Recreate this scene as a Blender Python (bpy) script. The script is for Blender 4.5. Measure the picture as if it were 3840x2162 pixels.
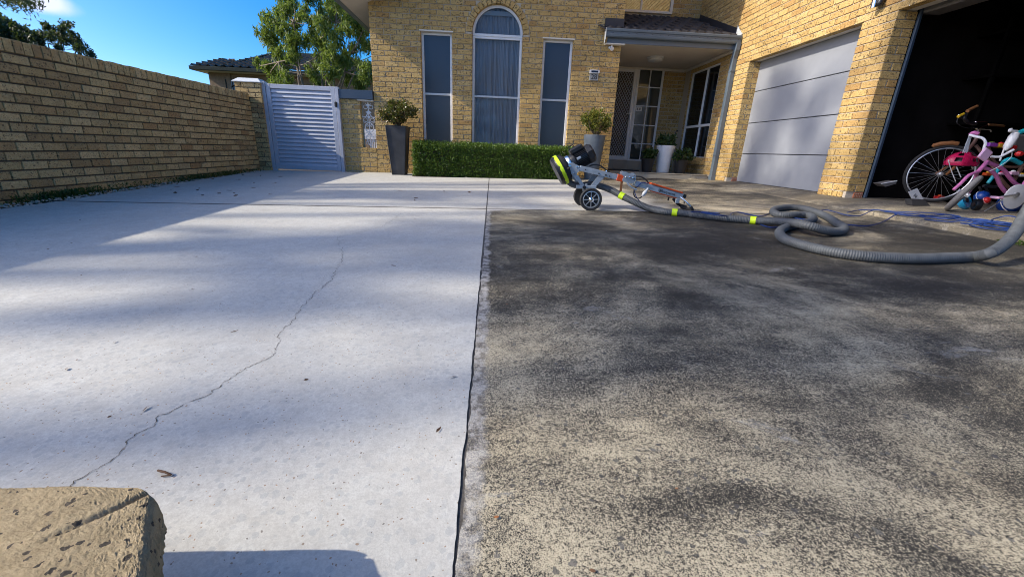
import bpy, math, random
import numpy as np
from mathutils import Vector, Matrix
random.seed(7); RNG = np.random.default_rng(11)
sc = bpy.context.scene
for o in list(bpy.data.objects): bpy.data.objects.remove(o)
col = sc.collection
# ------------------------------------------------------------------ camera
CAM = Vector((0, 0, 0.5)); F = 1549.4; PPX, PPY = 1920.0, 1081.0
YAW, PITCH, ROLL = math.radians(3.0307), math.radians(18.4892), math.radians(-2.3828)
_f = Vector((math.sin(YAW)*math.cos(PITCH), math.cos(YAW)*math.cos(PITCH), -math.sin(PITCH)))
_r = Vector((math.cos(YAW), -math.sin(YAW), 0)); _d = _f.cross(_r)
RT = math.cos(ROLL)*_r + math.sin(ROLL)*_d; DN = -math.sin(ROLL)*_r + math.cos(ROLL)*_d; FW = _f
cd = bpy.data.cameras.new('camera'); cam = bpy.data.objects.new('camera', cd); col.objects.link(cam)
cd.sensor_width = 36; cd.lens = F/3840*36; cd.clip_start = 0.02; cd.clip_end = 2000
cam.matrix_world = Matrix(((RT.x, -DN.x, -FW.x, CAM.x), (RT.y, -DN.y, -FW.y, CAM.y), (RT.z, -DN.z, -FW.z, CAM.z), (0, 0, 0, 1)))
sc.camera = cam
# ------------------------------------------------------------------ sky and sun
SUN = Vector((1.0, 0.19, -0.68)).normalized()
w = bpy.data.worlds.new('World'); sc.world = w; w.use_nodes = True
nt = w.node_tree; nt.nodes.clear()
def nn(t, k, **kw):
    n = t.nodes.new(k)
    for a, v in kw.items(): setattr(n, a, v)
    return n
sky = nn(nt, 'ShaderNodeTexSky', sky_type='NISHITA', sun_disc=False)
sky.sun_elevation = math.asin(-SUN.z); sky.sun_rotation = math.atan2(-SUN.x, -SUN.y)
sky.air_density = 0.5; sky.dust_density = 1.7; sky.ozone_density = 2.6; sky.altitude = 50
hs = nn(nt, 'ShaderNodeHueSaturation'); hs.inputs['Saturation'].default_value = 1.5; hs.inputs['Hue'].default_value = 0.495
bg = nn(nt, 'ShaderNodeBackground'); bg.inputs['Strength'].default_value = 0.15
wo = nn(nt, 'ShaderNodeOutputWorld')
# one small fair-weather cloud, a feature of the sky itself
tc = nn(nt, 'ShaderNodeTexCoord'); nz = nn(nt, 'ShaderNodeTexNoise'); nz.inputs['Scale'].default_value = 9; nz.inputs['Detail'].default_value = 6
CD = (RT*(-1780/F) + DN*(-1085/F) + FW).normalized()
cax = CD.cross(Vector((0, 0, 1))).normalized(); cup = cax.cross(CD)
def vdot(v):
    n = nn(nt, 'ShaderNodeVectorMath', operation='DOT_PRODUCT'); nt.links.new(tc.outputs['Generated'], n.inputs[0]); n.inputs[1].default_value = v; return n.outputs['Value']
def wm(op, a, b=None):
    n = nn(nt, 'ShaderNodeMath', operation=op)
    for i, q in enumerate((a, b)):
        if q is None: continue
        if isinstance(q, (int, float)): n.inputs[i].default_value = q
        else: nt.links.new(q, n.inputs[i])
    return n.outputs[0]
nt.links.new(tc.outputs['Generated'], nz.inputs['Vector'])
u_ = wm('DIVIDE', vdot(cax), 0.04); v_ = wm('DIVIDE', vdot(cup), 0.018)
v_ = wm('ADD', v_, wm('MULTIPLY', u_, 0.35))
rr = wm('SQRT', wm('ADD', wm('MULTIPLY', u_, u_), wm('MULTIPLY', v_, v_)))
rr = wm('ADD', rr, wm('MULTIPLY', wm('SUBTRACT', nz.outputs['Fac'], 0.5), 1.6))
front = wm('GREATER_THAN', vdot(CD), 0.5)
mr = nn(nt, 'ShaderNodeMapRange', interpolation_type='SMOOTHSTEP'); nt.links.new(rr, mr.inputs[0])
mr.inputs[1].default_value = 1.15; mr.inputs[2].default_value = 0.4; mr.inputs[3].default_value = 0; mr.inputs[4].default_value = 0.85
mx = nn(nt, 'ShaderNodeMixRGB'); nt.links.new(wm('MULTIPLY', mr.outputs[0], front), mx.inputs[0])
nt.links.new(sky.outputs[0], hs.inputs['Color']); nt.links.new(hs.outputs[0], mx.inputs[1]); mx.inputs[2].default_value = (3.4, 3.5, 3.9, 1)
nt.links.new(mx.outputs[0], bg.inputs[0]); nt.links.new(bg.outputs[0], wo.inputs[0])
sl = bpy.data.lights.new('sun', 'SUN'); sl.energy = 2.75; sl.angle = math.radians(0.53); sl.color = (1.0, 0.90, 0.74)
so = bpy.data.objects.new('sun', sl); col.objects.link(so); so.location = (-20, -5, 20)
so.rotation_euler = SUN.to_track_quat('-Z', 'Y').to_euler()
vs = sc.view_settings; vs.view_transform = 'Standard'; vs.look = 'None'; vs.exposure = 1.05; vs.gamma = 1.0; vs.use_curve_mapping = False
sc.render.engine = 'CYCLES'; sc.cycles.filter_width = 1.0
cy = sc.cycles; cy.max_bounces = 7; cy.diffuse_bounces = 3; cy.glossy_bounces = 3; cy.transmission_bounces = 4; cy.transparent_max_bounces = 8; cy.caustics_reflective = False; cy.caustics_refractive = False

# ------------------------------------------------------------------ where a photograph pixel lies on a known plane
def ray(u, v): return RT*((u-PPX)/F) + DN*((v-PPY)/F) + FW
def at(u, v, Y): r = ray(u, v); return CAM + r*(Y/r.y)
def atx(u, v, X): r = ray(u, v); return CAM + r*(X/r.x)
def atz(u, v, Z): r = ray(u, v); return CAM + r*((Z-CAM.z)/r.z)
def gz(x, y): return -0.1616 + .015*x + .02*y
def atg(u, v, h=0):
    r = ray(u, v); n = Vector((-.015, -.02, 1)); t = (-0.1616+h-CAM.z)/r.dot(n); return CAM + r*t

# ------------------------------------------------------------------ mesh helpers
class MB:
    def __init__(s): s.v = []; s.f = []; s.sm = []
    def add(s, vs, fs, smooth=False):
        b = len(s.v); s.v += [tuple(p) for p in vs]; s.f += [tuple(i+b for i in f) for f in fs]; s.sm += [smooth]*len(fs); return s
    def box(s, a, b, M=None):
        x0, y0, z0 = a; x1, y1, z1 = b
        V = [Vector(p) for p in ((x0,y0,z0),(x1,y0,z0),(x1,y1,z0),(x0,y1,z0),(x0,y0,z1),(x1,y0,z1),(x1,y1,z1),(x0,y1,z1))]
        if M: V = [M @ p for p in V]
        return s.add(V, [(0,3,2,1),(4,5,6,7),(0,1,5,4),(1,2,6,5),(2,3,7,6),(3,0,4,7)])
    def bbox(s, a, b, c=.004, M=None):          # box with chamfered edges
        x0, y0, z0 = a; x1, y1, z1 = b; V = []
        for (X, sx) in ((x0, 1), (x1, -1)):
            for (Y, sy) in ((y0, 1), (y1, -1)):
                for (Z, sz) in ((z0, 1), (z1, -1)):
                    V += [(X, Y+sy*c, Z+sz*c), (X+sx*c, Y, Z+sz*c), (X+sx*c, Y+sy*c, Z)]
        V = [M @ Vector(p) for p in V] if M else V
        def q(i, j, k): return (i*4+j*2+k)*3
        fs = []
        for i in (0, 1):
            fs += [(q(i,0,0), q(i,0,1), q(i,1,1), q(i,1,0)), (q(0,i,0)+1, q(0,i,1)+1, q(1,i,1)+1, q(1,i,0)+1), (q(0,0,i)+2, q(0,1,i)+2, q(1,1,i)+2, q(1,0,i)+2)]
            for j in (0, 1):
                fs += [(q(i,j,0), q(i,j,1), q(i,j,1)+1, q(i,j,0)+1), (q(i,0,j), q(i,1,j), q(i,1,j)+2, q(i,0,j)+2), (q(0,i,j)+1, q(1,i,j)+1, q(1,i,j)+2, q(0,i,j)+2)]
                for k in (0, 1): fs.append((q(i,j,k), q(i,j,k)+1, q(i,j,k)+2))
        return s.add(V, fs)
    def prism(s, poly, d):                       # polygon of 3-D points swept by vector d
        n = len(poly); P = [Vector(p) for p in poly]; d = Vector(d)
        return s.add(P + [p+d for p in P], [tuple(range(n)), tuple(reversed(range(n, 2*n)))] + [(i, (i+1) % n, n+(i+1) % n, n+i) for i in range(n)])
    def tube(s, pts, r, n=8, caps=True, closed=False):
        P = [Vector(p) for p in pts]; m = len(P); R = r if hasattr(r, '__len__') else [r]*m
        V = []; up = None
        for i in range(m):
            t = (P[(i+1) % m] - P[i-1]) if closed else (P[min(i+1, m-1)] - P[max(i-1, 0)])
            if t.length < 1e-9: t = Vector((0, 0, 1))
            t.normalize()
            if up is None: up = t.orthogonal().normalized()
            up = (up - t*up.dot(t))
            if up.length < 1e-6: up = t.orthogonal()
            up.normalize(); bn = t.cross(up)
            V += [P[i] + R[i]*(math.cos(a)*up + math.sin(a)*bn) for a in (2*math.pi*k/n for k in range(n))]
        fs = [(i*n+k, i*n+(k+1) % n, ((i+1) % m)*n+(k+1) % n, ((i+1) % m)*n+k) for i in range(m if closed else m-1) for k in range(n)]
        if caps and not closed: fs += [tuple(reversed(range(n))), tuple(range((m-1)*n, m*n))]
        return s.add(V, fs, True)
    def lathe(s, c, ax, prof, n=24, ph=0, smooth=True, caps=True):    # prof: (radius, height along ax)
        ax = Vector(ax).normalized(); u = ax.orthogonal().normalized()
        if abs(ax.z) > .99: u = Vector((1, 0, 0))
        v = ax.cross(u); c = Vector(c); V = []
        for (r, h) in prof: V += [c + ax*h + r*(math.cos(a)*u + math.sin(a)*v) for a in (ph+2*math.pi*k/n for k in range(n))]
        m = len(prof)
        return s.add(V, [(i*n+k, i*n+(k+1) % n, (i+1)*n+(k+1) % n, (i+1)*n+k) for i in range(m-1) for k in range(n)] + ([tuple(reversed(range(n))), tuple(range((m-1)*n, m*n))] if caps else []), smooth)
    def build(s, name, mat, parent=None, label=None, cat=None, group=None, kind=None):
        me = bpy.data.meshes.new(name); me.from_pydata(s.v, [], s.f); me.polygons.foreach_set('use_smooth', s.sm)
        if any(s.sm): 
            try: me.set_sharp_from_angle(angle=math.radians(40))
            except Exception: pass
        import bmesh as _b
        bm = _b.new(); bm.from_mesh(me); _b.ops.recalc_face_normals(bm, faces=bm.faces); bm.to_mesh(me); bm.free()
        me.materials.append(M[mat] if isinstance(mat, str) else mat)
        return obj(name, me, parent, label, cat, group, kind)
def obj(name, data, parent=None, label=None, cat=None, group=None, kind=None):
    o = bpy.data.objects.new(name, data); col.objects.link(o)
    if parent: o.parent = parent; o.matrix_parent_inverse = parent.matrix_basis.inverted()
    if label: o['label'] = label
    if cat: o['category'] = cat
    if group: o['group'] = group
    if kind: o['kind'] = kind
    return o
def thing(name, loc, label, cat, group=None):
    o = bpy.data.objects.new(name, None); col.objects.link(o); o.location = loc; o.empty_display_size = .1
    o['label'] = label; o['category'] = cat
    if group: o['group'] = group
    return o
def smooth_path(pts, k=6, closed=False):         # Catmull-Rom
    P = [Vector(p) for p in pts]; n = len(P); out = []
    for i in range(n if closed else n-1):
        a, b, c, d = (P[(i-1) % n], P[i], P[(i+1) % n], P[(i+2) % n]) if closed else (P[max(i-1, 0)], P[i], P[i+1], P[min(i+2, n-1)])
        for j in range(k):
            t = j/k; out.append(.5*((2*b)+(c-a)*t+(2*a-5*b+4*c-d)*t*t+(3*b-a-3*c+d)*t**3))
    if not closed: out.append(P[-1])
    return out
def text_mesh(name, txt, size, Mx, mat, parent, depth=.0005):
    cu = bpy.data.curves.new(name, 'FONT'); cu.body = txt; cu.size = size; cu.extrude = depth; cu.align_x = 'CENTER'; cu.align_y = 'CENTER'
    t = bpy.data.objects.new(name, cu); col.objects.link(t); bpy.context.view_layer.update()
    me = bpy.data.meshes.new_from_object(t.evaluated_get(bpy.context.evaluated_depsgraph_get())); bpy.data.objects.remove(t)
    me.transform(Mx); me.materials.append(M[mat]); me.name = name
    return obj(name, me, parent)

# ------------------------------------------------------------------ materials
M = {}
class NT:
    def __init__(s, name):
        m = bpy.data.materials.new(name); m.use_nodes = True; s.m = m; s.t = m.node_tree; s.t.nodes.clear(); M[name] = m
        s.out = s.n('ShaderNodeOutputMaterial'); s.geo = s.n('ShaderNodeNewGeometry'); s.pos = s.geo.outputs['Position']
    def n(s, k, **kw): return nn(s.t, k, **kw)
    def l(s, a, b): s.t.links.new(a, b)
    def put(s, sock, v):
        if isinstance(v, bpy.types.NodeSocket): s.l(v, sock)
        elif isinstance(v, tuple) and len(v) == 3 and sock.type == 'RGBA': sock.default_value = (*v, 1)
        else: sock.default_value = v
    def math(s, op, a, b=0, c=None, clamp=False):
        n = s.n('ShaderNodeMath', operation=op, use_clamp=clamp); s.put(n.inputs[0], a); s.put(n.inputs[1], b)
        if c is not None: s.put(n.inputs[2], c)
        return n.outputs[0]
    def noise(s, scale, detail=4, rough=.55, vec=None, dist=0):
        n = s.n('ShaderNodeTexNoise'); s.l(vec or s.pos, n.inputs['Vector']); n.inputs['Scale'].default_value = scale; n.inputs['Detail'].default_value = detail; n.inputs['Roughness'].default_value = rough; n.inputs['Distortion'].default_value = dist
        return n.outputs['Fac']
    def voro(s, scale, feat='F1', vec=None, rand=1):
        n = s.n('ShaderNodeTexVoronoi', feature=feat); s.l(vec or s.pos, n.inputs['Vector']); n.inputs['Scale'].default_value = scale; n.inputs['Randomness'].default_value = rand
        return n
    def rng(s, v, a, b, c=0., d=1., sm=False):
        n = s.n('ShaderNodeMapRange', interpolation_type='SMOOTHSTEP' if sm else 'LINEAR'); s.put(n.inputs[0], v)
        for i, q in enumerate((a, b, c, d)): s.put(n.inputs[i+1], q)
        return n.outputs[0]
    def mix(s, f, a, b, mode='MIX'):
        n = s.n('ShaderNodeMixRGB', blend_type=mode); s.put(n.inputs[0], f); s.put(n.inputs[1], a); s.put(n.inputs[2], b); return n.outputs[0]
    def ramp(s, v, stops):
        n = s.n('ShaderNodeValToRGB'); s.l(v, n.inputs[0]); e = n.color_ramp.elements
        while len(e) < len(stops): e.new(.5)
        for q, (p, c) in zip(e, stops): q.position = p; q.color = (*c, 1)
        return n.outputs[0]
    def xyz(s): n = s.n('ShaderNodeSeparateXYZ'); s.l(s.pos, n.inputs[0]); return n.outputs
    def island(s):
        oi = s.n('ShaderNodeObjectInfo'); return s.math('FRACT', s.math('ADD', oi.outputs['Random'], s.geo.outputs['Random Per Island']))
    def bump(s, h, strength=.5, dist=.01):
        b = s.n('ShaderNodeBump'); b.inputs['Strength'].default_value = strength; b.inputs['Distance'].default_value = dist; s.l(h, b.inputs['Height']); return b.outputs[0]
    def pbr(s, color, rough=.7, metal=0, spec=.5, normal=None, ior=None, coat=0):
        p = s.n('ShaderNodeBsdfPrincipled'); s.put(p.inputs['Base Color'], color); s.put(p.inputs['Roughness'], rough); s.put(p.inputs['Metallic'], metal); s.put(p.inputs['Specular IOR Level'], spec)
        if ior: p.inputs['IOR'].default_value = ior
        if coat: p.inputs['Coat Weight'].default_value = coat
        if normal: s.l(normal, p.inputs['Normal'])
        s.l(p.outputs[0], s.out.inputs[0]); return p
def plain(name, c, rough=.6, metal=0, spec=.5, var=.12, scale=30, bump=0, dirt=0):
    t = NT(name); nz = t.noise(scale, 5); cc = t.mix(t.rng(nz, .3, .7), tuple(q*(1-var) for q in c), tuple(min(1, q*(1+var)) for q in c))
    if dirt: cc = t.mix(t.math('MULTIPLY', t.rng(t.noise(6, 6), .45, .75), dirt), cc, (.12, .1, .08))
    t.pbr(cc, t.rng(nz, .2, .8, max(0, rough-.08), min(1, rough+.08)), metal, spec, t.bump(nz, bump, .003) if bump else None)
def brick_mat(name, cols, speck=.8, dirt=0., warm=0):
    t = NT(name); r = t.island()
    base = t.ramp(r, [(i/(len(cols)-1), c) for i, c in enumerate(cols)])
    base = t.mix(t.rng(t.noise(38, 5, .65), .3, .75), base, t.mix(1, base, (.72, .62, .5), 'MULTIPLY'))
    # iron spots: dark specks of two sizes
    vec = t.n('ShaderNodeVectorMath', operation='ADD'); t.l(t.pos, vec.inputs[0]); nv = t.n('ShaderNodeTexNoise'); nv.inputs['Scale'].default_value = 60; t.l(t.pos, nv.inputs['Vector'])
    sc_ = t.n('ShaderNodeVectorMath', operation='SCALE'); t.l(nv.outputs['Color'], sc_.inputs[0]); sc_.inputs['Scale'].default_value = .012; t.l(sc_.outputs[0], vec.inputs[1])
    v1 = t.voro(44, vec=vec.outputs[0]); sel = t.n('ShaderNodeSeparateColor'); t.l(v1.outputs['Color'], sel.inputs[0])
    s1 = t.math('MULTIPLY', t.math('LESS_THAN', v1.outputs['Distance'], t.rng(sel.outputs[1], 0, 1, .20, .50)), t.math('GREATER_THAN', sel.outputs[0], t.rng(r, 0, 1, .42, .72)))
    v2 = t.voro(150, vec=vec.outputs[0]); sel2 = t.n('ShaderNodeSeparateColor'); t.l(v2.outputs['Color'], sel2.inputs[0])
    s2 = t.math('MULTIPLY', t.math('LESS_THAN', v2.outputs['Distance'], .45), t.math('GREATER_THAN', sel2.outputs[0], .8))
    sp = t.math('MULTIPLY', t.math('MAXIMUM', s1, s2), speck)
    c = t.mix(sp, base, (.055, .04, .03))
    # scored texture: short diagonal drags
    mp = t.n('ShaderNodeMapping'); t.l(t.pos, mp.inputs[0]); mp.inputs['Rotation'].default_value = (.6, .7, .5); mp.inputs['Scale'].default_value = (22, 90, 90)
    drag = t.noise(1, 3, .6, mp.outputs[0], .6)
    c = t.mix(t.math('MULTIPLY', t.rng(drag, .62, .72), .45), c, (.2, .14, .07))
    if dirt:
        z = t.xyz()[2]
        d = t.math('MULTIPLY', t.rng(t.noise(5.5, 6, .7), .42, .72), dirt)
        c = t.mix(d, c, (.06, .055, .045))
    h = t.math('ADD', t.math('MULTIPLY', drag, .8), t.math('ADD', t.noise(120, 4), t.math('MULTIPLY', sp, -.6)))
    t.pbr(c, .85, 0, .3, t.bump(h, .7, .004))
brick_mat('brick', [(.56, .39, .15), (.62, .445, .18), (.70, .52, .235), (.58, .405, .155), (.66, .475, .20), (.50, .315, .12)], .80, .06)
brick_mat('old_brick', [(.58, .43, .20), (.44, .31, .15), (.66, .50, .25), (.74, .57, .30), (.60, .45, .21), (.68, .53, .27), (.48, .31, .14)], .72, .3)
plain('mortar', (.50, .44, .35), .95, var=.15, scale=60, bump=.5)
plain('dark_mortar', (.09, .075, .055), .95, var=.25, scale=40, bump=.5)
plain('terracotta', (.30, .10, .05), .8, var=.2)
plain('white_frame', (.78, .79, .80), .4, var=.04, scale=8)
plain('cream_paint', (.74, .70, .62), .55, var=.04, scale=5)
plain('soffit_paint', (.62, .57, .50), .7, var=.05, scale=3)
plain('gutter_paint', (.115, .15, .19), .35, var=.06, scale=4)
plain('gate_paint', (.44, .465, .54), .42, var=.04, scale=5, dirt=.12)
plain('beam_blue', (.035, .06, .10), .4, var=.06, scale=4)
plain('cap_metal', (.55, .58, .6), .4, var=.05)
plain('charcoal_pot', (.040, .042, .048), .6, var=.35, scale=7, bump=.15)
plain('grey_pot', (.12, .145, .17), .65, var=.25, scale=6, bump=.15)
plain('white_pot', (.78, .78, .79), .5, var=.04, bump=.3)
plain('black_pot', (.018, .018, .02), .5)
plain('soil', (.05, .035, .022), .95, var=.5, scale=50, bump=1)
plain('bark', (.27, .22, .17), .9, var=.35, scale=14, bump=.6)
plain('dark_bark', (.07, .05, .04), .9, var=.35, scale=14, bump=.6)
plain('jade_stem', (.20, .15, .09), .8, var=.3)
plain('tile_dark', (.028, .026, .028), .6, var=.3, scale=25, bump=.3)
plain('flashing', (.035, .035, .042), .5, var=.2)
plain('porch_tile', (.40, .36, .29), .45, var=.1, scale=12, dirt=.25)
plain('black_plastic', (.012, .012, .014), .42, var=.2)
plain('black_motor', (.016, .016, .018), .38, var=.25, scale=40)
plain('rubber', (.022, .022, .023), .8, var=.3, scale=60, bump=.3)
plain('steel', (.46, .50, .54), .36, .55, var=.1, scale=12)
plain('galvanised', (.33, .37, .41), .42, .35, var=.18, scale=18)
plain('chrome', (.7, .72, .74), .16, 1, var=.05)
plain('alloy', (.62, .63, .65), .35, .8, var=.08)
plain('orange_red', (.62, .075, .012), .42, var=.1)
plain('lime_tape', (.50, .70, .012), .5, var=.1, scale=60)
plain('hose', (.070, .078, .086), .62, var=.22, scale=25)
plain('blue_cord', (.010, .036, .16), .45, var=.2)
plain('tan_leather', (.24, .10, .035), .5, var=.15)
plain('tyre', (.02, .02, .02), .8, var=.3, scale=60)
plain('grey_tyre', (.22, .205, .19), .85, var=.25, scale=90, bump=.6)
plain('pink_paint', (.55, .16, .36), .3, var=.06)
plain('pale_pink', (.75, .45, .62), .4, var=.06)
plain('hot_pink', (.50, .012, .075), .25, var=.08)
plain('brown_paint', (.12, .065, .05), .4, var=.1)
plain('teal', (.02, .42, .50), .35)
plain('toy_blue', (.008, .05, .26), .3); plain('toy_cyan', (.01, .22, .42), .3); plain('toy_red', (.55, .02, .02), .3); plain('toy_yellow', (.7, .42, .02), .3); plain('toy_purple', (.25, .06, .4), .3)
plain('white_plastic', (.8, .8, .8), .35, var=.03)
plain('paper', (.72, .72, .72), .8, var=.03)
plain('ink', (.01, .01, .012), .6)
plain('garage_panel', (.27, .29, .33), .42, var=.03, scale=10)
plain('panel_gap', (.02, .02, .022), .6)
plain('header_panel', (.16, .15, .145), .5, var=.08)
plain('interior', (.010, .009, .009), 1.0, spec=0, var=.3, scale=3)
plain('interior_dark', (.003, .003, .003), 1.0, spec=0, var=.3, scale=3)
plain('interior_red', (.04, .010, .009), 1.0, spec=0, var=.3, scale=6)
plain('wood_door', (.05, .028, .016), .5, var=.3, scale=20)
plain('curtain', (.70, .63, .58), .9, var=.12, scale=90)
plain('joint_filler', (.07, .065, .06), .95, var=.5, scale=60, bump=1)
plain('dead_leaf', (.10, .05, .025), .8, var=.4, scale=40)
plain('orange_leaf', (.35, .14, .05), .7, var=.3, scale=40)
plain('pebble', (.50, .46, .40), .8, var=.4, scale=20)
plain('plaque_grey', (.30, .31, .31), .5, var=.05)
plain('solar', (.01, .012, .03), .15)
plain('neighbour_brick', (.24, .17, .11), .9, var=.25, scale=9)
plain('neighbour_trim', (.02, .03, .027), .7, spec=.2)
plain('fence_white', (.8, .8, .82), .5, var=.03)
plain('wet_stone', (.40, .33, .25), .8, var=.3, scale=15, bump=.6)
plain('roof_grey', (.15, .13, .11), .9, var=.25, scale=3, spec=.15)
def glass(name, tint, refl=.12, rough=.02, trans=0., fk=.6):
    t = NT(name); d = t.n('ShaderNodeBsdfDiffuse'); t.put(d.inputs[0], tint); g = t.n('ShaderNodeBsdfGlossy'); g.inputs['Roughness'].default_value = rough; g.inputs[0].default_value = (.9, .95, 1, 1)
    fr = t.n('ShaderNodeFresnel'); fr.inputs[0].default_value = 1.5; f = t.math('ADD', t.math('MULTIPLY', fr.outputs[0], fk), refl, clamp=True)
    body = d.outputs[0]
    if trans:
        tr = t.n('ShaderNodeBsdfTransparent'); tr.inputs[0].default_value = (.8, .85, .9, 1); ms = t.n('ShaderNodeMixShader'); ms.inputs[0].default_value = trans; t.l(d.outputs[0], ms.inputs[1]); t.l(tr.outputs[0], ms.inputs[2]); body = ms.outputs[0]
    m2 = t.n('ShaderNodeMixShader'); t.l(f, m2.inputs[0]); t.l(body, m2.inputs[1]); t.l(g.outputs[0], m2.inputs[2]); t.l(m2.outputs[0], t.out.inputs[0])
glass('screen_glass', (.062, .068, .080), .02, .14, 0., .45)
glass('clear_glass', (.02, .022, .03), .0, .02, .92, .35)
glass('dark_glass', (.006, .006, .007), .03, .02)
glass('door_glass', (.055, .062, .058), .03, .05)
glass('upper_glass', (.012, .012, .014), .22, .02)
def leaf(name, cols, transl=.35, rough=.5):
    t = NT(name); r = t.island(); c = t.ramp(r, [(i/(len(cols)-1), q) for i, q in enumerate(cols)])
    p = t.n('ShaderNodeBsdfPrincipled'); t.l(c, p.inputs['Base Color']); p.inputs['Roughness'].default_value = rough; p.inputs['Specular IOR Level'].default_value = .4
    tr = t.n('ShaderNodeBsdfTranslucent'); t.l(t.mix(.5, c, (.25, .35, .03)), tr.inputs[0]); ms = t.n('ShaderNodeMixShader'); ms.inputs[0].default_value = transl
    t.l(p.outputs[0], ms.inputs[1]); t.l(tr.outputs[0], ms.inputs[2]); t.l(ms.outputs[0], t.out.inputs[0])
leaf('gum_leaf', [(.07, .12, .025), (.14, .21, .04), (.24, .29, .07), (.10, .16, .035)], .45)
leaf('street_leaf', [(.03, .055, .02), (.05, .08, .03)], .25)
leaf('dark_leaf', [(.012, .026, .012), (.025, .045, .018), (.018, .035, .02)], .2)
leaf('hedge_leaf', [(.022, .06, .010), (.045, .105, .016), (.15, .24, .036), (.03, .075, .012), (.09, .16, .026)], .25, .4)
leaf('jade_leaf', [(.04, .06, .012), (.075, .085, .016), (.14, .095, .02), (.045, .065, .015), (.10, .045, .016)], .15, .35)
leaf('jade_leaf_bright', [(.075, .10, .016), (.13, .15, .024), (.21, .18, .03), (.07, .095, .016)], .2, .35)
leaf('porch_leaf', [(.02, .05, .012), (.04, .08, .02), (.03, .06, .02)], .2, .4)
leaf('weed_leaf', [(.03, .06, .015), (.06, .10, .02)], .3)
def warp(t, scale, amt):
    nv = t.n('ShaderNodeTexNoise'); nv.inputs['Scale'].default_value = scale; nv.inputs['Detail'].default_value = 2; t.l(t.pos, nv.inputs['Vector']); k = t.n('ShaderNodeVectorMath', operation='SCALE'); t.l(nv.outputs['Color'], k.inputs[0]); k.inputs['Scale'].default_value = amt
    a = t.n('ShaderNodeVectorMath', operation='ADD'); t.l(t.pos, a.inputs[0]); t.l(k.outputs[0], a.inputs[1]); return a.outputs[0]
def ground_clean(name, stain=False):
    t = NT(name); X, Y, Z = t.xyz()
    big = t.noise(1.3, 5, .6); base = t.mix(t.rng(big, .3, .7), (.52, .52, .485), (.61, .61, .575))
    base = t.mix(t.math('MULTIPLY', t.rng(t.noise(5, 8, .72), .45, .75), .45), base, (.42, .385, .32))
    base = t.mix(t.rng(t.noise(13, 9, .78), .42, .64, 0, .5), base, (.41, .395, .36)); base = t.mix(t.rng(t.noise(38, 6, .8), .5, .66, 0, .4), base, (.34, .33, .31))
    gr_n = t.noise(150, 4, .75); base = t.mix(t.rng(gr_n, .42, .62, 0, .45), base, (.36, .35, .325))
    base = t.mix(t.math('MULTIPLY', t.rng(t.noise(2.2, 9, .75, None, .6), .56, .72), .3), base, (.33, .31, .28))
    dv = warp(t, 55, .014); v = t.voro(62, vec=dv); s = t.n('ShaderNodeSeparateColor'); t.l(v.outputs['Color'], s.inputs[0])
    fl = t.math('MULTIPLY', t.math('LESS_THAN', v.outputs['Distance'], t.rng(s.outputs[1], 0, 1, .25, .62)), t.math('GREATER_THAN', s.outputs[0], .40))
    base = t.mix(t.math('MULTIPLY', fl, t.rng(s.outputs[2], 0, 1, .06, .50)), base, (.33, .345, .35))
    v2 = t.voro(150, vec=dv); s2 = t.n('ShaderNodeSeparateColor'); t.l(v2.outputs['Color'], s2.inputs[0])
    sp = t.math('MULTIPLY', t.math('LESS_THAN', v2.outputs['Distance'], .3), t.math('GREATER_THAN', s2.outputs[0], .93))
    base = t.mix(t.math('MULTIPLY', sp, .75), base, t.mix(s2.outputs[1], (.10, .09, .08), (.33, .18, .08)))
    v3 = t.voro(34, vec=dv); s3 = t.n('ShaderNodeSeparateColor'); t.l(v3.outputs['Color'], s3.inputs[0])
    base = t.mix(t.math('MULTIPLY', t.math('MULTIPLY', t.math('LESS_THAN', v3.outputs['Distance'], .07), t.math('GREATER_THAN', s3.outputs[0], .88)), .7), base, (.09, .08, .07))
    col_ = base; fine = t.noise(260, 3)
    if stain:                                   # far right slab: ground only part of the way across
        dirty, h = dirt_nodes(t, .3)
        edge = t.math('ADD', X, t.math('MULTIPLY', t.math('SUBTRACT', t.noise(1.1, 5, .6), .5), 2.0))
        edge = t.math('ADD', edge, t.math('MULTIPLY', t.math('SUBTRACT', Y, 6.2), .12))
        col_ = t.mix(t.rng(edge, 1.5, 2.1), base, dirty)
        strk = t.n('ShaderNodeMapping'); t.l(t.pos, strk.inputs[0]); strk.inputs['Scale'].default_value = (1.5, 9, 1)
        col_ = t.mix(t.math('MULTIPLY', t.rng(t.noise(1.6, 5, .65, strk.outputs[0]), .5, .7), .55), col_, (.25, .225, .19))
    t.pbr(col_, .8, 0, .35, t.bump(t.math('ADD', fine, t.math('MULTIPLY', fl, .2)), .25, .002))
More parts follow.
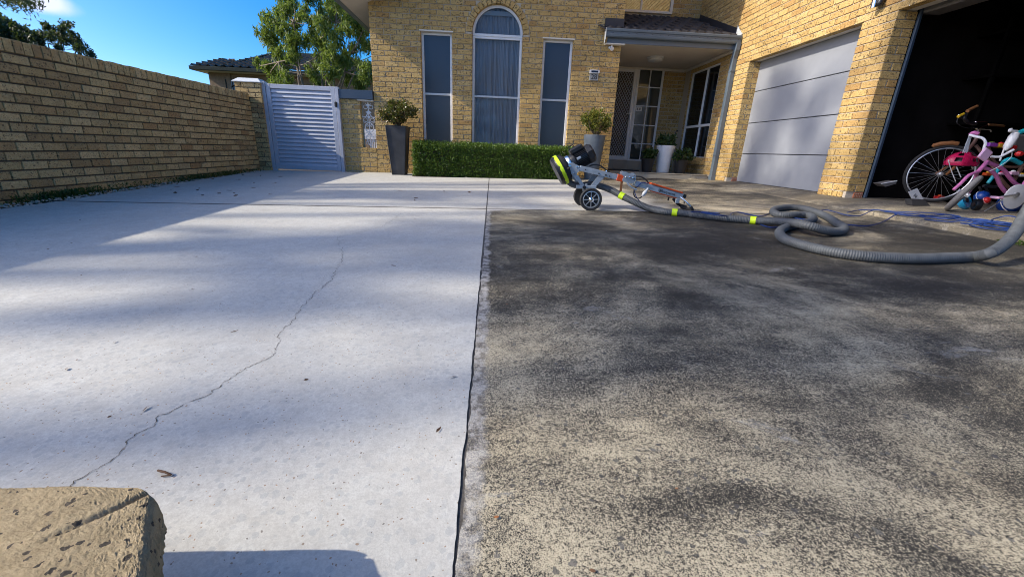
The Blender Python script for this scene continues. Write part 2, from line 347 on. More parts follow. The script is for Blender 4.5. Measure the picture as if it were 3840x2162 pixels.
def dirt_nodes(t, macro=.5):
    X, Y, Z = t.xyz()
    m = t.noise(.8, 8, .66, None, .5); mid = t.noise(4.5, 9, .74, None, .3); fine = t.noise(130, 6, .8); pit = t.noise(340, 3, .65)
    mp = t.n('ShaderNodeMapping'); t.l(t.pos, mp.inputs[0]); mp.inputs['Rotation'].default_value = (0, 0, .35); mp.inputs['Scale'].default_value = (1.2, 5, 1)
    strk = t.noise(1.3, 8, .72, mp.outputs[0], .4)
    # black mould and tyre grime: a worn dark belt across the slab, a cleaner strip along the joint
    belt = t.rng(t.math('ABSOLUTE', t.math('SUBTRACT', t.math('ADD', Y, t.math('MULTIPLY', X, -.12)), 2.55)), .0, 1.1, .10, 0)
    keep = t.rng(X, .1, .9, -.07, .0)
    g = t.math('ADD', t.math('MULTIPLY', t.math('SUBTRACT', m, .5), 1.1), t.math('MULTIPLY', t.math('SUBTRACT', mid, .5), .42))
    g = t.math('ADD', g, t.math('MULTIPLY', t.math('SUBTRACT', strk, .5), .30)); g = t.math('ADD', g, t.math('ADD', belt, keep))
    v = t.math('ADD', t.math('ADD', t.math('MULTIPLY', t.math('SUBTRACT', fine, .5), .95), t.math('MULTIPLY', t.math('SUBTRACT', pit, .5), 1.0)), t.math('ADD', g, .595))
    c = t.ramp(v, [(.36, (.57, .50, .355)), (.455, (.43, .375, .265)), (.51, (.25, .22, .16)), (.57, (.10, .09, .07)), (.68, (.032, .030, .026))])
    c = t.mix(t.math('MULTIPLY', t.rng(t.noise(2.1, 5), .5, .75), .35), c, t.mix(1, c, (1.0, .88, .70), 'MULTIPLY'))
    v1 = t.voro(64, vec=warp(t, 60, .016)); s = t.n('ShaderNodeSeparateColor'); t.l(v1.outputs['Color'], s.inputs[0])
    st = t.math('MULTIPLY', t.math('LESS_THAN', v1.outputs['Distance'], t.rng(s.outputs[1], 0, 1, .15, .48)), t.math('GREATER_THAN', s.outputs[0], .86))
    c = t.mix(t.math('MULTIPLY', st, .8), c, t.mix(s.outputs[2], (.045, .047, .05), (.15, .145, .135)))
    # pale scuffs and spilt plaster
    mp2 = t.n('ShaderNodeMapping'); t.l(t.pos, mp2.inputs[0]); mp2.inputs['Scale'].default_value = (1, 1.9, 1)
    sc2 = t.noise(1.9, 9, .74, mp2.outputs[0], .9)
    sc2 = t.math('MULTIPLY', t.rng(sc2, .60, .70), t.rng(fine, .40, .56))
    c = t.mix(t.math('MULTIPLY', sc2, .8), c, (.56, .55, .52))
    h = t.math('ADD', t.math('MULTIPLY', fine, -1.4), t.math('MULTIPLY', pit, -.6))
    return c, h
def ground_dirty(name):
    t = NT(name); c, h = dirt_nodes(t); X, Y, Z = t.xyz()
    # ground-off margin beside the saw joint and a corner sweep of the grinder
    ed = t.math('ADD', X, t.math('ADD', t.math('MULTIPLY', Y, .0055), t.math('MULTIPLY', t.math('SUBTRACT', t.noise(7, 6, .7), .5), .09)))
    mg = t.rng(ed, .005, -.012)
    c = t.mix(t.math('MULTIPLY', mg, .6), c, t.mix(t.rng(t.noise(24, 5, .7), .42, .56), (.13, .125, .125), (.55, .535, .51)))
    cx = t.math('ADD', t.math('SUBTRACT', 4.30, Y), t.math('MULTIPLY', t.math('ADD', X, .06), .45)); cn = t.math('ADD', cx, t.math('MULTIPLY', t.math('SUBTRACT', t.noise(6, 5, .7), .5), .35))
    c = t.mix(t.math('MULTIPLY', t.rng(cn, .26, .12), .8), c, (.56, .55, .53))
    t.pbr(c, .85, 0, .3, t.bump(h, .8, .004))
ground_clean('concrete_clean'); ground_clean('concrete_part', True); ground_dirty('concrete_dirty')
t_ = NT('apron_concrete'); c_, h_ = dirt_nodes(t_, .2); t_.pbr(t_.mix(.25, c_, (.36, .31, .23)), .85, 0, .3, t_.bump(h_, .5, .003))
t_ = NT('earth'); t_.pbr(t_.mix(t_.rng(t_.noise(3, 6), .35, .65), (.09, .07, .045), (.06, .09, .03)), .95)
# close-up garden wall block
t_ = NT('block_stone'); b_ = t_.mix(t_.rng(t_.noise(25, 6, .7), .35, .68), (.54, .43, .265), (.38, .30, .18))
v_ = t_.voro(105, vec=warp(t_, 90, .012)); s_ = t_.n('ShaderNodeSeparateColor'); t_.l(v_.outputs['Color'], s_.inputs[0])
st_ = t_.math('MULTIPLY', t_.math('LESS_THAN', v_.outputs['Distance'], t_.rng(s_.outputs[1], 0, 1, .15, .62)), t_.math('GREATER_THAN', s_.outputs[0], .78))
vb_ = t_.voro(42, vec=warp(t_, 70, .02)); sb_ = t_.n('ShaderNodeSeparateColor'); t_.l(vb_.outputs['Color'], sb_.inputs[0]); st_ = t_.math('MAXIMUM', st_, t_.math('MULTIPLY', t_.math('LESS_THAN', vb_.outputs['Distance'], t_.rng(sb_.outputs[1], 0, 1, .1, .36)), t_.math('GREATER_THAN', sb_.outputs[0], .92)))
b_ = t_.mix(t_.math('MULTIPLY', st_, .9), b_, t_.mix(s_.outputs[2], (.03, .032, .036), (.11, .09, .075)))
hn_ = t_.noise(300, 6, .8); b_ = t_.mix(t_.rng(hn_, .54, .68, 0, .6), b_, (.16, .11, .06))
t_.pbr(b_, .9, 0, .25, t_.bump(t_.math('ADD', hn_, t_.math('MULTIPLY', t_.noise(90, 4), 1.2)), .9, .006))
# ------------------------------------------------------------------ brickwork
UNIT = []
for k in range(4):
    me = bpy.data.meshes.new('brick'); rr_ = random.Random(k)
    j = lambda a: a*(.6+.8*rr_.random())
    cx, cz = .02, .05
    ins = [(j(cx), j(cz)), (1-j(cx), j(cz)), (1-j(cx), 1-j(cz)), (j(cx), 1-j(cz))]
    fullr = [(rr_.uniform(0, .008), rr_.uniform(0, .02)), (1-rr_.uniform(0, .008), rr_.uniform(0, .02)), (1-rr_.uniform(0, .008), 1-rr_.uniform(0, .02)), (rr_.uniform(0, .008), 1-rr_.uniform(0, .02))]
    V = [(x, 0, z) for x, z in ins] + [(x, .045, z) for x, z in fullr] + [(x, 1, z) for x, z in ((0, 0), (1, 0), (1, 1), (0, 1))]
    Fc = [(0, 1, 2, 3)] + [(a, 4+a, 4+(a+1) % 4, (a+1) % 4) for a in range(4)] + [(4+a, 8+a, 8+(a+1) % 4, 4+(a+1) % 4) for a in range(4)]
    me.from_pydata(V, [], Fc); UNIT.append((V, Fc, me))
BR = {}                                           # thing -> list of (area, matrix, part, material, unit)
def shows(c, w, h, N):
    d = c - CAM; x, y, z = d.dot(RT), d.dot(DN), d.dot(FW)
    if z < .1: return 0
    u, v = PPX+F*x/z, PPY+F*y/z
    if not (-60 < u < 3900 and -60 < v < 2220): return 0
    return w*h*max(0, -N.dot(d.normalized()))/d.length_squared
def put_brick(key, part, mat, O, U, N, u0, u1, za, zb, d0=0., depth=.1):
    Zv = Vector((0, 0, 1)); jx = random.uniform(-.0018, .0022)
    p = O + U*u0 - N*(d0-jx) + Zv*za
    cols = (U*(u1-u0), -N*depth, Zv*(zb-za))
    mx = Matrix(((cols[0].x, cols[1].x, cols[2].x, p.x), (cols[0].y, cols[1].y, cols[2].y, p.y), (cols[0].z, cols[1].z, cols[2].z, p.z), (0, 0, 0, 1)))
    c = O + U*((u0+u1)/2) + Zv*((za+zb)/2)
    BR.setdefault(key, []).append((shows(c, u1-u0, zb-za, N), mx, part, mat, random.randrange(4)))
def wall_bricks(key, part, mat, O, U, N, ulen, z0, n, openings=(), off=0., depth=.1, ph=.086, bh=.076, maxz=None):
    for c in range(n):
        za = z0 + c*ph; zb = za + bh; zm = (za+zb)/2; iv = [(0., ulen, None)]
        for op in openings:
            if 'arch' in op:
                zs, R = op['z'], op['arch']; uc = (op['u0']+op['u1'])/2; hw = (op['u1']-op['u0'])/2
                if zm < zs: a, b = op['u0'], op['u1']
                elif zm < zs+R: q = math.sqrt(max(0, R*R-(max(za, zs)-zs+.02)**2)); a, b = uc-q, uc+q
                else: continue
            else:
                if not (op['za'] < zm < op['zb']): continue
                a, b = op['u0'], op['u1']
            nv = []
            for (s, e, fl) in iv:
                if b <= s or a >= e: nv.append((s, e, fl)); continue
                if a > s: nv.append((s, a, op if op.get('reveal') else None))
                if b < e: nv.append((b, e, fl))
            iv = nv
        for (s, e, fl) in iv:
            o = off + (c % 2)*.12; k = math.floor((s-o)/.24); cuts = [s]
            while True:
                k += 1; q = o + k*.24
                if q >= e-.045: break
                if q > s+.045: cuts.append(q)
            cuts.append(e)
            for i in range(len(cuts)-1):
                a = cuts[i] + (.005 if i else 0); b = cuts[i+1] - (.005 if i < len(cuts)-2 else 0); dp = depth
                if fl and i == len(cuts)-2:
                    if c % 2: dp = .23
                    else: put_brick(key, part, mat, O + U*e, -N, U, .12, .23, za, zb, 0, .1)
                put_brick(key, part, mat, O, U, N, a, b, za, zb, 0, dp)
def wall_core(name, mat, parent, O, U, N, u0, u1, z0, z1, openings=(), r=.011, thick=.24):
    mb = MB(); us = {u0, u1}; zs = {z0, z1}; R = []
    for op in openings:
        if 'arch' in op:
            uc = (op['u0']+op['u1'])/2; Ra = op['arch']-.06
            n = 24
            R.append((op['u0']-r, op['u1']+r, -9, op['z']))
            for i in range(n):
                a = uc-Ra+2*Ra*i/n; b = uc-Ra+2*Ra*(i+1)/n; m = min(abs(a-uc), abs(b-uc)); R.append((a, b, op['z']-.001, op['z']+math.sqrt(Ra*Ra-m*m)))
        else: R.append((op['u0']-r, op['u1']+r, op['za'], op['zb']+r))
    for (a, b, c, d) in R: us |= {a, b}; zs |= {c, d}
    us = sorted(q for q in us if u0 <= q <= u1); zs = sorted(q for q in zs if z0 <= q <= z1)
    for i in range(len(us)-1):
        run = None
        for j in range(len(zs)-1):
            um, zm = (us[i]+us[i+1])/2, (zs[j]+zs[j+1])/2
            solid = not any(a < um < b and c < zm < d for a, b, c, d in R) and us[i+1]-us[i] > 1e-5
            if solid and run is None: run = zs[j]
            if run is not None and (not solid or j == len(zs)-2):
                top = zs[j] if not solid else zs[j+1]
                p = O + U*us[i] - N*r; q = O + U*us[i+1] - N*thick
                mb.box((min(p.x, q.x), min(p.y, q.y), run), (max(p.x, q.x), max(p.y, q.y), top)); run = None
    return mb.build(name, mat, parent)
def unit_mesh(k, mat):
    if (k, mat) not in UNITM: me = UNIT[k][2].copy(); me.materials.append(M[mat]); UNITM[(k, mat)] = me
    return UNITM[(k, mat)]
def finish_bricks():
    for key, lst in BR.items():
        lst.sort(key=lambda b: -b[0]); rest = MB()
        for i, (a, mx, part, mat, k) in enumerate(lst):
            if i < 300:
                o = bpy.data.objects.new('brick', unit_mesh(k, mat)); col.objects.link(o); o.parent = part; o.matrix_parent_inverse = Matrix(); o.matrix_basis = mx
            else:
                V, Fc, _ = UNIT[k]; rest.add([mx @ Vector(v) for v in V], Fc)
        if rest.v: rest.build('brickwork', lst[0][3], THINGS[key], kind='stuff')
UNITM = {}; THINGS = {}

# ------------------------------------------------------------------ ground
gm = MB(); n = 40
gm.add([(-900, -900, -.75), (900, -900, -.75), (900, 900, -.75), (-900, 900, -.75)], [(0, 1, 2, 3)])
gm.build('ground', 'earth', kind='structure')
mb = MB(); P_ = [(-5.2, -2.0), (12, -2.0), (12, 12), (-5.2, 12)]
mb.add([(x, y, gz(x, y)-.035) for x, y in P_], [(0, 1, 2, 3)]); drive = mb.build('driveway', 'soil', kind='structure')
def jag(a, b, amp, step=.014):
    a, b = Vector(a), Vector(b); L = (b-a).length; k = max(1, int(L/step)); nrm = Vector((-(b-a).y, (b-a).x)).normalized()
    out = []; q = 0
    for i in range(k):
        q = .8*q + random.uniform(-amp, amp)*.8; out.append(a+(b-a)*(i/k) + (nrm*q if i else Vector((0, 0))))
    return out
def jx(y): return -.045-.0055*y
def slab(poly, amps, mat):
    pts = []
    for i in range(len(poly)): pts += jag(poly[i], poly[(i+1) % len(poly)], amps[i])
    V = [(p.x, p.y, gz(p.x, p.y)) for p in pts]; k = len(V); b = MB(); b.add(V + [(x, y, z-.09) for x, y, z in V], [tuple(range(k))] + [(i, k+i, k+(i+1) % k, (i+1) % k) for i in range(k)])
    return b.build('concrete_slab', mat, drive)
YJ = 4.25; e = .0035
sFL = slab([(-4.26, -1.5), (jx(-1.5)-e, -1.5), (jx(YJ)-e, YJ-e), (-4.2, YJ-.04)], [.006, .0016, .002, .01], 'concrete_clean')
slab([(-4.2, YJ-.04+.022), (jx(YJ)-.005, YJ+.014), (jx(7.86)-.005, 7.86), (-1.46, 7.80), (-1.50, 8.56), (-4.44, 8.56)], [.002, .002, .003, .004, .0, .01], 'concrete_clean')
slab([(jx(-1.5)+e, -1.5), (4.07, -1.5), (4.07, YJ+.03), (jx(YJ)+e, YJ-e)], [.003, .002, .003, .0028], 'concrete_dirty')
slab([(jx(YJ)+.005, YJ+.015), (4.07, YJ+.052), (4.07, 8.56), (3.6, 8.74), (2.3, 8.70), (2.3, 8.55), (1.5, 8.55), (1.46, 7.88), (jx(7.86)+.005, 7.87)], [.003, .003, .0, .0, 0, 0, .004, .004, .003], 'concrete_part')
jf = MB()
def strip(p0, p1, w, dz):
    p0, p1 = Vector(p0), Vector(p1); n_ = Vector((-(p1-p0).y, (p1-p0).x)).normalized()*w; jf.add([(q.x, q.y, gz(q.x, q.y)-dz) for q in (p0-n_, p1-n_, p1+n_, p0+n_)], [(0, 1, 2, 3)])
strip((-4.25, YJ-.03), (jx(YJ), YJ+.004), .017, -.0012); strip((jx(YJ), YJ+.004), (4.07, YJ+.041), .008, -.0014); strip((jx(-1.5), -1.5), (jx(2.2), 2.2), .03, .0035); strip((jx(2.2), 2.2), (jx(7.9), 7.9), .005, -.001)
jf.build('joint_filler', 'joint_filler', drive)
# hairline crack wandering down the pale slab
cp = [(1505, 800), (1440, 845), (1395, 860), (1265, 890), (1272, 920), (1285, 965), (1245, 1050), (1180, 1095), (1130, 1150), (1110, 1195), (1060, 1240), (1042, 1290), (1030, 1325), (985, 1350), (900, 1395), (830, 1440), (780, 1480), (700, 1510), (600, 1555), (500, 1630), (450, 1690), (400, 1740), (320, 1785), (240, 1850), (120, 1930)]
pts = []
for u, v in cp: p = atg(u, v); pts.append(Vector((p.x, p.y)))
fine = []
for a, b in zip(pts[:-1], pts[1:]):
    k = max(2, int((b-a).length/.006)); nrm = Vector((-(b-a).y, (b-a).x)).normalized(); wk = 0
    for i in range(k):
        wk = .86*wk + random.gauss(0, .0042); fine.append(a+(b-a)*(i/k)+nrm*wk*math.sin(math.pi*(i+.5)/k)**.5)
cb = MB(); V = []
for i, p in enumerate(fine):
    d = (fine[min(i+1, len(fine)-1)]-fine[max(i-1, 0)]); nrm = Vector((-d.y, d.x)).normalized(); wdt = random.choice([.0003, .0007, .0011, .0016])*(.8 if p.y < 2 else 1.0 if p.y < 2.6 else .6)
    for s in (-1, 1): q = p+nrm*s*wdt; V.append((q.x, q.y, gz(q.x, q.y)+.0012))
cb.add(V, [(2*i, 2*i+1, 2*i+3, 2*i+2) for i in range(len(fine)-1)]); cb.build('crack', 'dark_mortar', sFL)
# garage apron and floor: rises gently to the doors
ab = MB(); ys = [2.0+.25*i for i in range(30)]; V = []
for y in ys:
    ze = max(gz(4.05, y)+.004, .020)+.004; zt = .088 + .002*random.uniform(-1, 1)
    xw = 4.06+random.uniform(-.008, .008)
    V += [(xw, y, ze-.15), (xw, y, ze-.012), (xw+.014, y, ze), (4.44, y, zt), (4.75, y, .100), (11, y, .100)]
ab.add(V, [(6*i+k, 6*i+k+1, 6*i+k+7, 6*i+k+6) for i in range(len(ys)-1) for k in range(5)]); ab.build('garage_apron', 'apron_concrete', kind='structure')

# ------------------------------------------------------------------ house
house = thing('brick_house', (0, 8.58, 0), 'two storey cream brick house with arched window, tiled porch and two garage bays', 'house')
THINGS['house'] = house
WF, WX = 8.58, 4.46
Xv, Yv = Vector((1, 0, 0)), Vector((0, 1, 0))
OF = Vector((-2.29, WF, 0)); z0F = -.024
SP = 2.495
ops = [dict(u0=-1.389+2.29, u1=-.822+2.29, za=.33, zb=2.466), dict(u0=.843+2.29, u1=1.402+2.29, za=.33, zb=2.453),
       dict(u0=-.458+2.29, u1=.462+2.29, z=SP, arch=.46+.125), dict(u0=-.458+2.29, u1=.462+2.29, za=.33, zb=SP)]
opc = [dict(ops[0]), dict(ops[1]), ops[3], dict(u0=ops[2]['u0'], u1=ops[2]['u1'], z=SP, arch=.46+.075)]
def front_core():
    rects = [o for o in opc if 'za' in o]; arch = opc[3]
    mb = MB(); r = .012
    us = [0.004, 4.576]
    for o in rects: us += [o['u0']-r, o['u1']+r]
    uc = (arch['u0']+arch['u1'])/2; Ra = arch['arch']; n = 28
    us += [uc-Ra+2*Ra*i/n for i in range(n+1)]; us = sorted(set(us))
    for a, b in zip(us[:-1], us[1:]):
        if b-a < 1e-6: continue
        m = (a+b)/2; segs = [(-.15, 3.7)]
        for o in rects:
            if o['u0']-r < m < o['u1']+r: 
                za, zb = o['za']-r, o['zb']+r
                if abs(o['zb']-SP) < 1e-6: zb = SP
                segs = [(-.15, za), (zb, 3.7)]
        if abs(m-uc) < Ra:
            zt = SP+math.sqrt(max(0, Ra*Ra-(m-uc)**2)); segs = [(segs[0][0], segs[0][1]) if len(segs) > 1 else (-.15, SP), (zt, 3.7)]
        for s, t in segs:
            if t > s: mb.box((OF.x+a, WF+r, s), (OF.x+b, WF+.22, t))
    return mb.build('front_wall', 'mortar', house)
front = front_core()
wall_bricks('house', front, 'brick', OF, Xv, -Yv, 4.58, z0F, 40, ops[:3]+[ops[3]], off=0)
# arch ring
for k in range(19):
    a0 = math.pi*(k+.06)/19; a1 = math.pi*(k+.94)/19; mb = MB(); P = []
    for rad, a in ((.466, a0), (.466, a1), (.575, a1), (.575, a0)): P.append((.002+rad*math.cos(a), WF-random.uniform(-.001, .002), SP+rad*math.sin(a)))
    mb.prism(P, (0, .11, 0)).build('arch_brick', 'brick', front)
# upper rear wall above the porch, rear porch wall
rear = MB().box((2.29, 10.672, -.1), (4.5, 10.9, 3.2)).build('rear_porch_wall', 'mortar', house)
wall_bricks('house', rear, 'brick', Vector((3.93, 10.666, 0)), Xv, -Yv, .53, z0F, 29, depth=.05)
upper = MB().box((2.29, 10.40, 2.9), (4.5, 10.62, 5.2)).build('upper_wall', 'mortar', house)
wall_bricks('house', upper, 'brick', Vector((2.29, 10.392, 0)), Xv, -Yv, 2.17, 3.33, 12, [dict(u0=-1, u1=1.52, za=3.45, zb=5)], depth=.05)
MB().box((2.07, 8.69, -.1), (2.285, 10.66, 3.9)).build('side_wall', 'mortar', house)
# garage wing wall
OG = Vector((WX, 10.40, 0)); UG = -Yv; zG = .172
gop = [dict(u0=10.4-10.35, u1=10.4-9.07, za=.47, zb=2.34), dict(u0=10.4-8.03, u1=10.4-5.66, za=-1, zb=2.15, reveal=True), dict(u0=10.4-5.18, u1=10.4-2.6, za=-1, zb=2.15, reveal=True)]
garw = wall_core('garage_wall', 'mortar', house, OG, UG, -Xv, -.27, 8.2, .05, 6.3, gop, thick=.23)
wall_bricks('house', garw, 'brick', OG, UG, -Xv, 8.2, zG, 71, gop, off=.18)
# brick-on-edge course at the foot of the piers, with terracotta vents
for (ya, yb) in ((8.03, 8.62), (5.18, 5.66)):
    y = yb
    while y-.086 > ya-.001+.0:
        put_brick('house', garw, 'brick', OG, UG, -Xv, 10.4-y+.005, 10.4-max(y-.086, ya)-.005*(y-.086 > ya+.02), .092, .163); y -= .086
    v = MB().bbox((WX+.11, ya-.002, .094), (WX+.23, ya+.09, .164), .003).build('vent_brick', 'terracotta', garw)
    d = MB()
    for i in range(5):
        for j in range(2): d.lathe((WX+.125+.0225*i, ya-.003, .115+.028*j), (0, -1, 0), [(.006, 0), (.005, .001)], 8)
    d.build('vent_hole', 'mortar', v)
# windows of the front wall
def window(x0, x1, z0, z1, rail, glassmat, Y=WF+.085, fw=.045, par=None, arch=False):
    f = MB()
    f.bbox((x0, Y, z0), (x0+fw, Y+.05, z1), .004).bbox((x1-fw, Y, z0), (x1, Y+.05, z1), .004).bbox((x0+fw, Y+.001, z1-fw*.8), (x1-fw, Y+.05, z1), .004).bbox((x0+fw, Y+.001, z0), (x1-fw, Y+.05, z0+fw), .004)
    fr = f.build('window', 'white_frame', par or front)
    i = fw*.55
    MB().bbox((x0+fw, Y+.004, rail-.018), (x1-fw, Y+.03, rail+.018), .004).build('sash_rail', 'cap_metal', fr)
    for a, b in ((z0+fw, rail-.018), (rail+.018, z1-fw*.8)): MB().box((x0+fw-.002, Y+.022, a), (x1-fw+.002, Y+.026, b)).build('pane', glassmat, fr)
    return fr
w1 = window(-1.389, -.822, .33, 2.462, 1.447, 'screen_glass')
w2 = window(.843, 1.402, .33, 2.449, 1.44, 'screen_glass')
for x0, x1, z in ((-1.41, -.80, 2.464), (.825, 1.42, 2.451)): MB().bbox((x0, WF-.012, z), (x1, WF+.1, z+.022), .003).build('window_lintel', 'cream_paint', front)
w3 = window(-.456, .460, .33, SP-.045, 1.447, 'clear_glass')
ar = MB(); n = 28; Ry = WF+.083
for i in range(n):
    a, b = math.pi*i/n, math.pi*(i+1)/n; P = [(.002+r_*math.cos(q), Ry, SP+r_*math.sin(q)) for r_, q in ((.418, a), (.418, b), (.461, b), (.461, a))]; ar.prism(P, (0, .05, 0))
ar.bbox((-.456, Ry-.004, SP-.044), (.460, Ry+.05, SP+.0), .005).build('arch_frame', 'white_frame', w3)
MB().prism([(.002+.419*math.cos(math.pi*i/n), Ry+.024, SP+.419*math.sin(math.pi*i/n)) for i in range(n+1)], (0, .004, 0)).build('arch_pane', 'clear_glass', w3)
cu = MB(); V = []; N_ = 120
for i in range(N_+1):
    x = -.465+.93*i/N_; y = WF+.175+.020*math.sin(i*.55+1.8*math.sin(i*.09))*(.6+.4*math.sin(i*.13+2))+.007*math.sin(i*1.7+1); V += [(x, y, .1), (x, y+.004*math.sin(i*.4), 1.2), (x, y, 2.99)]
cu.add(V, [(3*i+k, 3*i+k+1, 3*i+k+4, 3*i+k+3) for i in range(N_) for k in range(2)], True); cu.build('curtain', 'curtain', w3)
MB().box((-.45, WF+.125, 2.80), (.45, WF+.145, 2.87)).build('curtain_rail', 'cream_paint', w3)
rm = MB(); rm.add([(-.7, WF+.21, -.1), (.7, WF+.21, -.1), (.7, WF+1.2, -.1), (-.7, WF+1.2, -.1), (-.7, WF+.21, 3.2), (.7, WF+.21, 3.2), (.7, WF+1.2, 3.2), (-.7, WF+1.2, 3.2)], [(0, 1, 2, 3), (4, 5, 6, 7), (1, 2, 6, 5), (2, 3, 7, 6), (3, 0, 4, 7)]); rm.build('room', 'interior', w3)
# main roof with left eave and raking verge
YV = WF-.434
s_ = .43
rf = MB(); zc = 2.858
ap = zc+s_*5.2
rf.prism([(-2.70, YV, 2.80), (-2.29, YV, zc), (2.9, YV, ap), (2.9, YV, ap+.28), (-2.72, YV, 2.97)], (0, 7, 0))
roof = rf.build('main_roof', 'soffit_paint', house)
g = MB(); xg = -2.705
g.prism([(xg, YV-.03, 2.795), (xg-.10, YV-.03, 2.80), (xg-.12, YV-.03, 2.84), (xg-.12, YV-.03, 2.93), (xg, YV-.03, 2.93)], (0, 3.2, 0)); g.build('eave_gutter', 'gutter_paint', roof)
MB().prism([(xg, YV+3.1, 2.795), (-2.30, YV+3.1, 2.66), (-2.30, YV+3.1, 2.80), (xg, YV+3.1, 2.93)], (0, .09, 0)).build('eave_gutter_return', 'gutter_paint', roof)
MB().prism([(-2.72, YV-.012, 2.80), (2.9, YV-.012, ap-.06), (2.9, YV-.012, ap+.2), (-2.72, YV-.012, 2.99)], (0, .012, 0)).build('barge_board', 'cream_paint', roof)
# porch: roof tiles, fascia, gutter, ceiling
PZ = 2.44
MB().box((2.295, 8.50, PZ), (4.452, 10.66, PZ+.012)).build('porch_ceiling', 'soffit_paint', house)
pc = house.children[-1]
mbc = MB(); mbc.bbox((2.296, 10.60, PZ-.05), (4.40, 10.664, PZ-.001), .01); mbc.bbox((4.39, 8.6, PZ-.05), (4.455, 10.6, PZ-.002), .01); mbc.build('cornice', 'cream_paint', pc)
lp = atz(2457, 223, PZ-.04)
lm = MB().lathe((lp.x, lp.y, PZ-.002), (0, 0, -1), [(.17, 0), (.17, .02), (.155, .03), (.15, .06), (.13, .075), (.01, .08)], 32).build('ceiling_lamp', 'cap_metal', pc)
MB().box((2.0, 8.495, PZ-.02), (4.455, 8.515, PZ+.17)).build('fascia_board', 'gutter_paint', house)
g = MB(); yg = 8.36
prof = [(8.494, 2.50), (8.43, 2.50), (8.415, 2.515), (8.41, 2.545), (8.425, 2.555), (8.425, 2.585), (8.405, 2.595), (8.40, 2.625), (8.405, 2.635), (8.42, 2.632), (8.425, 2.52), (8.494, 2.515)]
g.prism([(1.945, y, z) for y, z in prof], (2.50, 0, 0)); gut = g.build('porch_gutter', 'gutter_paint', house)
sl_ = MB()
for i in range(17): sl_.box((2.06+.145*i, 8.4225, 2.566), (2.085+.145*i, 8.4265, 2.572))
sl_.build('overflow_slot', 'panel_gap', gut)
MB().prism([(1.94, 8.40, 2.64), (1.94, 8.50, 2.64), (1.94, 8.50, 2.40), (1.94, 8.455, 2.40), (1.94, 8.40, 2.47)], (.006, 0, 0)).build('gutter_end', 'cap_metal', gut)
MB().bbox((1.97, 8.47, 2.395), (2.33, 8.575, 2.415), .003).build('eave_lining', 'cream_paint', gut)
MB().box((1.945, 8.55, 2.69), (2.289, 8.577, 2.826)).build('wall_flashing', 'flashing', front)
pr = MB(); zr0, yr0, sr = 2.625, 8.44, .392
pr.prism([(1.99, yr0+.08, zr0-.02), (1.99, 10.39, zr0+sr*1.95-.05), (1.99, 10.39, zr0+sr*1.95-.08), (1.99, yr0+.08, zr0-.07)], (2.465, 0, 0)); proof = pr.build('porch_roof', 'flashing', house)
tm = {}
def tile_mesh(var):
    V = []; nx = 13; rt = random.Random(var)
    for (yy, zz) in ((0, -.012), (0, .018), (.34, .018+.34*sr-.022)):
        for i in range(nx): ph = i/(nx-1); V.append((.33*ph, yy+rt.uniform(-.004, .004), zz+.032*max(0, math.sin(ph*4*math.pi+.4))**.8))
    me = bpy.data.meshes.new('roof_tile'); me.from_pydata(V, [], [(k*nx+i, k*nx+i+1, (k+1)*nx+i+1, (k+1)*nx+i) for k in range(2) for i in range(nx-1)]); me.materials.append(M['tile_dark'])
    me.polygons.foreach_set('use_smooth', [True]*len(me.polygons)); return me
tms = [tile_mesh(i) for i in range(3)]
for r_ in range(7):
    for c_ in range(8):
        x = 1.98+.312*c_ + (.0 if r_ % 2 else -.15)
        if x < 1.95 and r_ > 0: continue
        if x > 4.16 or (x < 2.2 and r_ > 0): continue
        o = bpy.data.objects.new('roof_tile', random.choice(tms)); col.objects.link(o); o.parent = proof; o.matrix_parent_inverse = proof.matrix_basis.inverted()
        o.location = (x, yr0-.03+.29*r_, zr0+sr*(.29*r_-.03)+.006); o.rotation_euler = (0, random.uniform(-.012, .012), random.uniform(-.01, .01))
st = MB()
for i in range(11):
    y = 8.55+.17*i; z = zr0+sr*(y-yr0); st.prism([(WX-.006, y, z-.02), (WX-.006, y+.17, z+.04), (WX-.006, y+.17, z+.17), (WX-.006, y, z+.10)], (.004, 0, 0))
st.build('step_flashing', 'flashing', proof)
MB().prism([(WX-.012, 8.42, 2.66), (WX-.012, 8.66, 2.66), (WX-.012, 8.66, 2.86), (WX-.012, 8.55, 2.76)], (.004, 0, 0)).build('corner_flashing', 'cap_metal', proof)
MB().box((2.295, 10.33, 3.30), (4.45, 10.388, 3.395)).build('apron_flashing', 'flashing', proof)
# upper window
uw = MB(); Yu = 10.375
uw.bbox((2.295, Yu-.03, 3.452), (3.81, Yu+.014, 3.50), .004).bbox((3.75, Yu-.03, 3.501), (3.81, Yu+.014, 5.0), .004).bbox((3.09, Yu-.02, 3.501), (3.13, Yu+.014, 5.0), .004)
uwo = uw.build('window', 'cream_paint', upper)
for a, b in ((2.295, 3.09), (3.13, 3.75)): MB().box((a, Yu-.004, 3.50), (b, Yu, 5.0)).build('pane', 'upper_glass', uwo)
